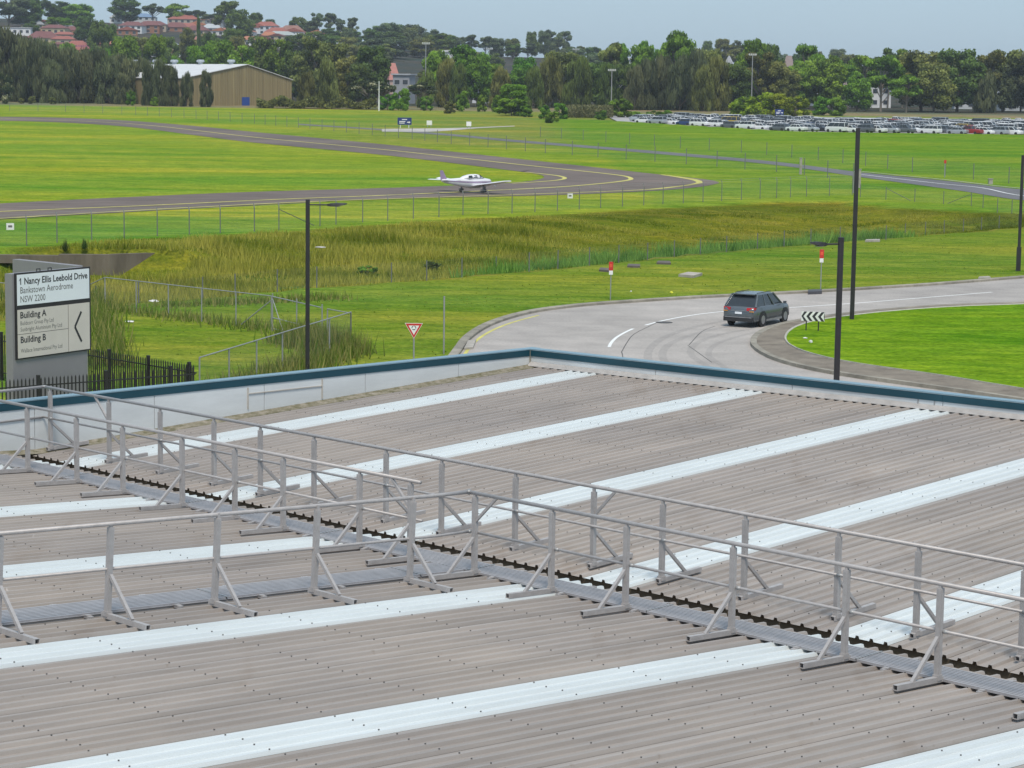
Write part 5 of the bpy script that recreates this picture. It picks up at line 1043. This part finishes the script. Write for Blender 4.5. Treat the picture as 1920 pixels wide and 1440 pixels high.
for k, (x, y) in enumerate([(xr,8),(xr,24),(xr,38),(xr,48),(xr,60)]):
    mb = MB(); n = 10; zc_ = RG+.3; mb.loft([[(x+r*math.cos(2*math.pi*q/n), y+r*math.sin(2*math.pi*q/n), zc_+z) for q in range(n)] for r, z in ((.7,0),(.7,.5),(1.25,.6),(1.25,1.1),(.9,1.35))]); fix_normals(mb.build('roof_vent', WH['vent'], t))
# ---------------------------------------------------------------- houses
HM = {}
def hm(c, rough=.8):
    k = tuple(c)
    if k not in HM: HM[k] = mat('house_finish', c, rough, 0, .12, .6)
    return HM[k]
WIN = mat('window_glass', (.05,.06,.075), .15); FRM = hm((.62,.62,.60))
def house(px, ptop, pbase, wpx, wall, roof, label, depth=None, style='hip', storeys=1, d=None, cat='house'):
    if d: X = ray(px, pbase).x*d; P = Vector((X, d, T(X, d)))
    else: P = at(px, pbase)
    k = P.y/FPX; W = wpx*k; D = max(W*.75, 7) if depth is None else depth; H = HC+ray(px, ptop).z*P.y-P.z; rh = {'hip': .36, 'gable': .42, 'flat': .05, 'big': .55}[style]*H; wh = H-rh
    t = thing('house' if cat == 'house' else 'building', label, cat, (P.x, P.y, P.z), random.uniform(-.25, .25))
    MB().box(-W/2, W/2, 0, D, -2.5, wh).build('wall', hm(wall), t); e = .5
    x0, x1, y0, y1 = -W/2-e, W/2+e, -e, D+e; mb = MB()
    if style in ('hip', 'big'):
        r_ = min(W, D)*.38; mb.add([(x0,y0,wh),(x1,y0,wh),(x1,y1,wh),(x0,y1,wh),(x0+r_,D/2,H),(x1-r_,D/2,H)], [(0,1,5,4),(1,2,5),(2,3,4,5),(3,0,4),(3,2,1,0)])
    elif style == 'gable': mb.add([(x0,y0,wh),(x1,y0,wh),(x1,y1,wh),(x0,y1,wh),(0,y0,H),(0,y1,H)], [(0,4,5,3),(4,1,2,5),(0,1,4),(2,3,5),(3,2,1,0)])
    else: mb.box(x0, x1, y0, y1, wh, H)
    ro = fix_normals(mb.build('roof', hm(roof, .7), t))
    n = max(2, int(W/3.4))
    for s_ in range(storeys):
        zc_ = wh*(s_+.5)/storeys; hh = min(.75, wh/storeys*.3)
        for i in range(n):
            x = -W/2+(i+.5)*W/n; ww = min(.85, W/n*.32); wn = MB().box(x-ww, x+ww, -.05, -.004, zc_-hh, zc_+hh).build('window', WIN, t); MB().box(x-ww-.08, x+ww+.08, -.08, -.052, zc_-hh-.14, zc_-hh-.02).build('sill', FRM, wn)
    return t
R_ = (.30,.10,.075); MR = (.17,.065,.06); WH_ = (.70,.70,.70); GR = (.25,.27,.29); BR = (.30,.14,.085); CR = (.50,.42,.27)
house(28, 51, 66, 60, WH_, (.6,.6,.6), 'long white flat-roofed terrace on the hillside beside maroon-roofed house', style='flat', storeys=1)
house(80, 58, 82, 58, CR, MR, 'cream house with wide maroon hip roof low on the hillside', style='big')
house(120, 43, 60, 30, (.42,.15,.06), GR, 'orange-brick house with grey hip roof', style='hip')
house(138, 60, 73, 54, WH_, (.55,.55,.56), 'low white flat building below the orange-brick house', style='flat')
house(130, 26, 40, 34, (.45,.33,.24), R_, 'red-roofed house above the orange-brick house', style='big')
house(217, 25, 44, 22, WH_, WH_, 'white A-frame gable house', style='gable')
house(244, 40, 62, 44, WH_, MR, 'white two-storey house with dark windows and maroon roof', style='hip', storeys=2)
house(278, 39, 62, 42, BR, MR, 'long red-brick two-storey house with maroon roof', style='hip', storeys=2)
house(258, 24, 38, 66, (.5,.5,.5), (.16,.24,.36), 'house with long blue roof near the hill crest', style='big')
house(342, 27, 52, 56, (.42,.36,.30), R_, 'large red-roofed house with white fascia beside a dark cypress', style='hip', storeys=2)
house(395, 44, 60, 36, (.55,.55,.56), (.40,.42,.44), 'pale house with light grey roof beside the dark cypress', style='big')
house(402, 30, 44, 34, (.22,.24,.27), (.30,.32,.34), 'dark grey flat-roofed house near the ridge', style='flat', storeys=2)
house(380, 65, 82, 30, (.48,.20,.12), (.36,.15,.12), 'salmon-brick house below the pale grey-roofed house', style='big')
house(152, 84, 96, 36, (.5,.45,.42), (.22,.06,.08), 'low house with dark crimson roof behind the she-oak grove', style='big')
house(496, 40, 64, 42, (.60,.62,.66), R_, 'white two-storey house with red roof on the ridge', style='hip', storeys=2)
house(545, 47, 68, 46, BR, (.26,.13,.10), 'brick house with brown roof and chimney on the ridge', style='big')
house(530, 58, 72, 56, (.62,.62,.62), (.35,.38,.37), 'long low pale house with grey-green roof below the ridge', style='big')
house(740, 118, 130, 17, (.5,.35,.3), (.42,.17,.14), 'small house with salmon roof behind the flowering trees', style='big', d=900)
house(752, 138, 168, 32, (.34,.35,.38), (.40,.42,.45), 'grey two-storey building behind the cream-flowering trees', style='flat', storeys=2, d=760, cat='building')
house(842, 94, 112, 26, (.68,.68,.70), (.6,.6,.6), 'white box building above the tree belt', style='flat', d=1000, cat='building')
house(806, 110, 124, 16, (.3,.2,.18), MR, 'dark maroon-roofed house behind the floodlight mast', style='big', d=980)
house(1366, 104, 124, 26, (.66,.67,.70), (.5,.5,.52), 'white building between gum crowns, behind the floodlight mast', style='gable', d=980, cat='building')
house(1478, 104, 128, 24, (.30,.24,.22), (.25,.19,.18), 'brown house peeping above trees behind the car park', style='big', d=980)
house(1600, 118, 134, 34, (.45,.35,.32), (.36,.19,.16), 'pinkish-roofed house between gum crowns behind the car park', style='big', d=980)
house(1640, 158, 203, 64, (.66,.66,.67), (.58,.58,.58), 'white house with dark windows under the forked gum', style='flat', storeys=2, d=800)
house(1553, 160, 184, 44, (.60,.60,.62), (.5,.5,.5), 'white-walled building half hidden by green trees behind the car park', style='flat', storeys=2, d=820, cat='building')
house(1810, 176, 203, 40, (.50,.52,.54), (.45,.46,.47), 'low grey-white house behind the broad dark olive tree', style='gable', d=800)
house(1908, 158, 198, 50, (.40,.43,.45), (.34,.36,.38), 'grey weatherboard house beside dark trees at the end of the row', style='hip', storeys=2, d=775)
house(1012, 138, 186, 26, (.42,.38,.30), (.36,.33,.25), 'small tan house between bright green trees', style='gable', d=740)
house(905, 168, 190, 40, (.60,.60,.63), (.5,.5,.5), 'pale low building showing under the tree belt', style='flat', d=790, cat='building')
house(1170, 108, 132, 34, (.55,.54,.57), (.5,.5,.5), 'pale apartment block glimpsed through the central tree belt', style='flat', storeys=3, d=900, cat='building')
WALLS = [('brick', BR), ('cream', CR), ('white', WH_), ('tan', (.42,.34,.25))]; ROOFS = [('red', R_), ('terracotta', (.40,.16,.09)), ('maroon', MR), ('grey', GR)]
for i in range(64):
    px = random.uniform(-20, 600); pb = random.uniform(40, 108) if px < 440 else random.uniform(58, 96); wn, wc = random.choice(WALLS); rn, rc = random.choice(ROOFS[:3] if i % 3 else ROOFS); wp = random.uniform(26, 48)
    s_ = '%s house with %s roof among the hillside trees' % (wn, rn)
    house(px, pb-wp*.42, pb, wp, wc, rc, s_, style=random.choice(['hip','big','gable']))['group'] = s_
# ---------------------------------------------------------------- floodlight masts, white pole, blue signs
def mast(px, pt, pb, d, label, r=.16):
    X = ray(px, 150).x*d; P = Vector((X, d, T(X, d))); h = HC+ray(px, pt).z*d-P.z; t = thing('floodlight_mast', label, 'light mast', P)
    MB().tube([(0,0,0),(0,0,h)], [r*1.3, r*.8], 8).build('pole', MAT['galv'], t); MB().bar((-1.1,0,h-.15),(1.1,0,h-.15), .14).build('crossarm', MAT['galv'], t)
    for x in (-.95,-.3,.35,1.0): fix_normals(MB().loft([[(x-.28,-.1,h-.08),(x+.28,-.1,h-.08),(x+.28,.15,h-.02),(x-.28,.15,h-.02)],[(x-.2,-.25,h+.36),(x+.2,-.25,h+.36),(x+.2,.1,h+.4),(x-.2,.1,h+.4)]]).build('floodlight', MAT['white'], t))
for a in ((798,82,150,690,'floodlight mast beside the dark rounded tree'),(917,92,130,800,'floodlight mast behind the bright bushy tree belt'),(636,82,120,900,'floodlight mast rising behind the olive-brown trees'),(1079,93,120,800,'floodlight mast in a gap of the central tree belt'),(1147,132,178,690,'short floodlight mast before the central tree belt'),(1410,103,150,700,'floodlight mast beside the open-crowned gum')): mast(*a)
P = at(710.5, 208); h = height_at(710.5, 152, P); t = thing('white_pole', 'plain white pole standing in the field before the flowering trees', 'pole', P); MB().tube([(0,0,0),(0,0,h*.35)], .20, 8).build('base_sleeve', MAT['white'], t); MB().tube([(0,0,h*.35),(0,0,h)], [.15,.10], 8).build('pole', MAT['white'], t)
MAT['blue'] = mat('sign_blue', (.008,.03,.16), .5, 0, .05)
def blue_sign(px, py0, py1, w, pb, label, d=None):
    P = at(px, pb); k = P.y/FPX; t = thing('blue_sign', label, 'sign', P); z1 = height_at(px, py0, P); z0 = height_at(px, py1, P); hw = w*k/2
    for x in (-hw*.6, hw*.6): MB().tube([(x,.1,0),(x,.1,z1-.2)], .09, 8).build('post', MAT['white'], t)
    MB().box(-hw, hw, -.05, .05, z0, z1).build('panel', MAT['blue'], t); H = z1-z0
    for x0_, x1_, q in ((-.38,.36,.68),(-.75,.12,.40),(-.75,.0,.18)): MB().box(hw*x0_, hw*x1_, -.062, -.052, z0+H*q, z0+H*(q+.11)).build('print_line', MAT['white'], t)
    mb = MB(); mb.add([(hw*.35,-.06,z0+H*.30),(hw*.62,-.06,z0+H*.30),(hw*.62,-.06,z0+H*.20),(hw*.86,-.06,z0+H*.36),(hw*.62,-.06,z0+H*.52),(hw*.62,-.06,z0+H*.42),(hw*.35,-.06,z0+H*.42)], [(0,1,2,3,4,5,6)]); mb.build('arrow', MAT['white'], t)
blue_sign(758.5, 220.5, 234, 26, 240, 'blue direction sign with white arrow on white posts beside the access track')
blue_sign(1461, 205, 215, 16, 222, 'small blue sign at the back of the car park')
for px, py, w, lab in ((805, 231, 10, 'white box sign beside the blue direction sign'), (879, 233, 9, 'white box sign at the end of the access track')):
    P = at(px, py+8); k = P.y/FPX; z1 = height_at(px, py-5, P); t = thing('site_sign', lab, 'sign', P); MB().box(-w/2*k, w/2*k, -.06, .06, z1*.35, z1).build('panel', MAT['white'], t)
    for x in (-.3, .3): MB().tube([(x*w*k,.03,0),(x*w*k,.03,z1*.5)], .06, 6).build('post', MAT['galv'], t)
# concrete stub posts, tall fence stanchions
for px, pb, pt, w, lab in ((1501,327,297,.30,'stout pale stanchion in the airfield fence line'),(1611,352,318,.28,'pale stanchion at the airfield fence end, beside the road'),(1857,345,336,.45,'squat grey cabinet on the far road verge')):
    P = at(px, pb); h = height_at(px, pt, P); t = thing('cabinet' if 'cabinet' in lab else 'stanchion', lab, 'cabinet' if 'cabinet' in lab else 'post', P); MB().box(-w/2, w/2, -w/2, w/2, 0, h).build('shaft', MAT['concrete'], t); MB().box(-w/2-.04, w/2+.04, -w/2-.04, w/2+.04, h, h+.08).build('cap', MAT['concrete'], t)
P = at(1771, 333); h = height_at(1771, 300, P); t = thing('marker_sign', 'thin post with small red sign on the far road verge', 'road sign', P); MB().tube([(0,0,0),(0,0,h)], .05, 6).build('pole', MAT['galv'], t); MB().box(-.14,.14,-.08,-.055,h-.4,h).build('red_plate', MAT['red'], t)
# ---------------------------------------------------------------- air
HAZE = True
if HAZE:
    m = bpy.data.materials.new('haze'); m.use_nodes = True; N = m.node_tree.nodes; N.clear(); o_ = N.new('ShaderNodeOutputMaterial'); v = N.new('ShaderNodeVolumePrincipled')
    v.inputs['Color'].default_value = (.86,.92,1,1); v.inputs['Density'].default_value = .00012; v.inputs['Anisotropy'].default_value = .2; m.node_tree.links.new(v.outputs[0], o_.inputs['Volume'])
    hz = MB().box(-5200, 5200, -60, 8200, -8, 95).build('haze', m); stuff(hz, 'thin pale haze over the whole airfield', 'haze')
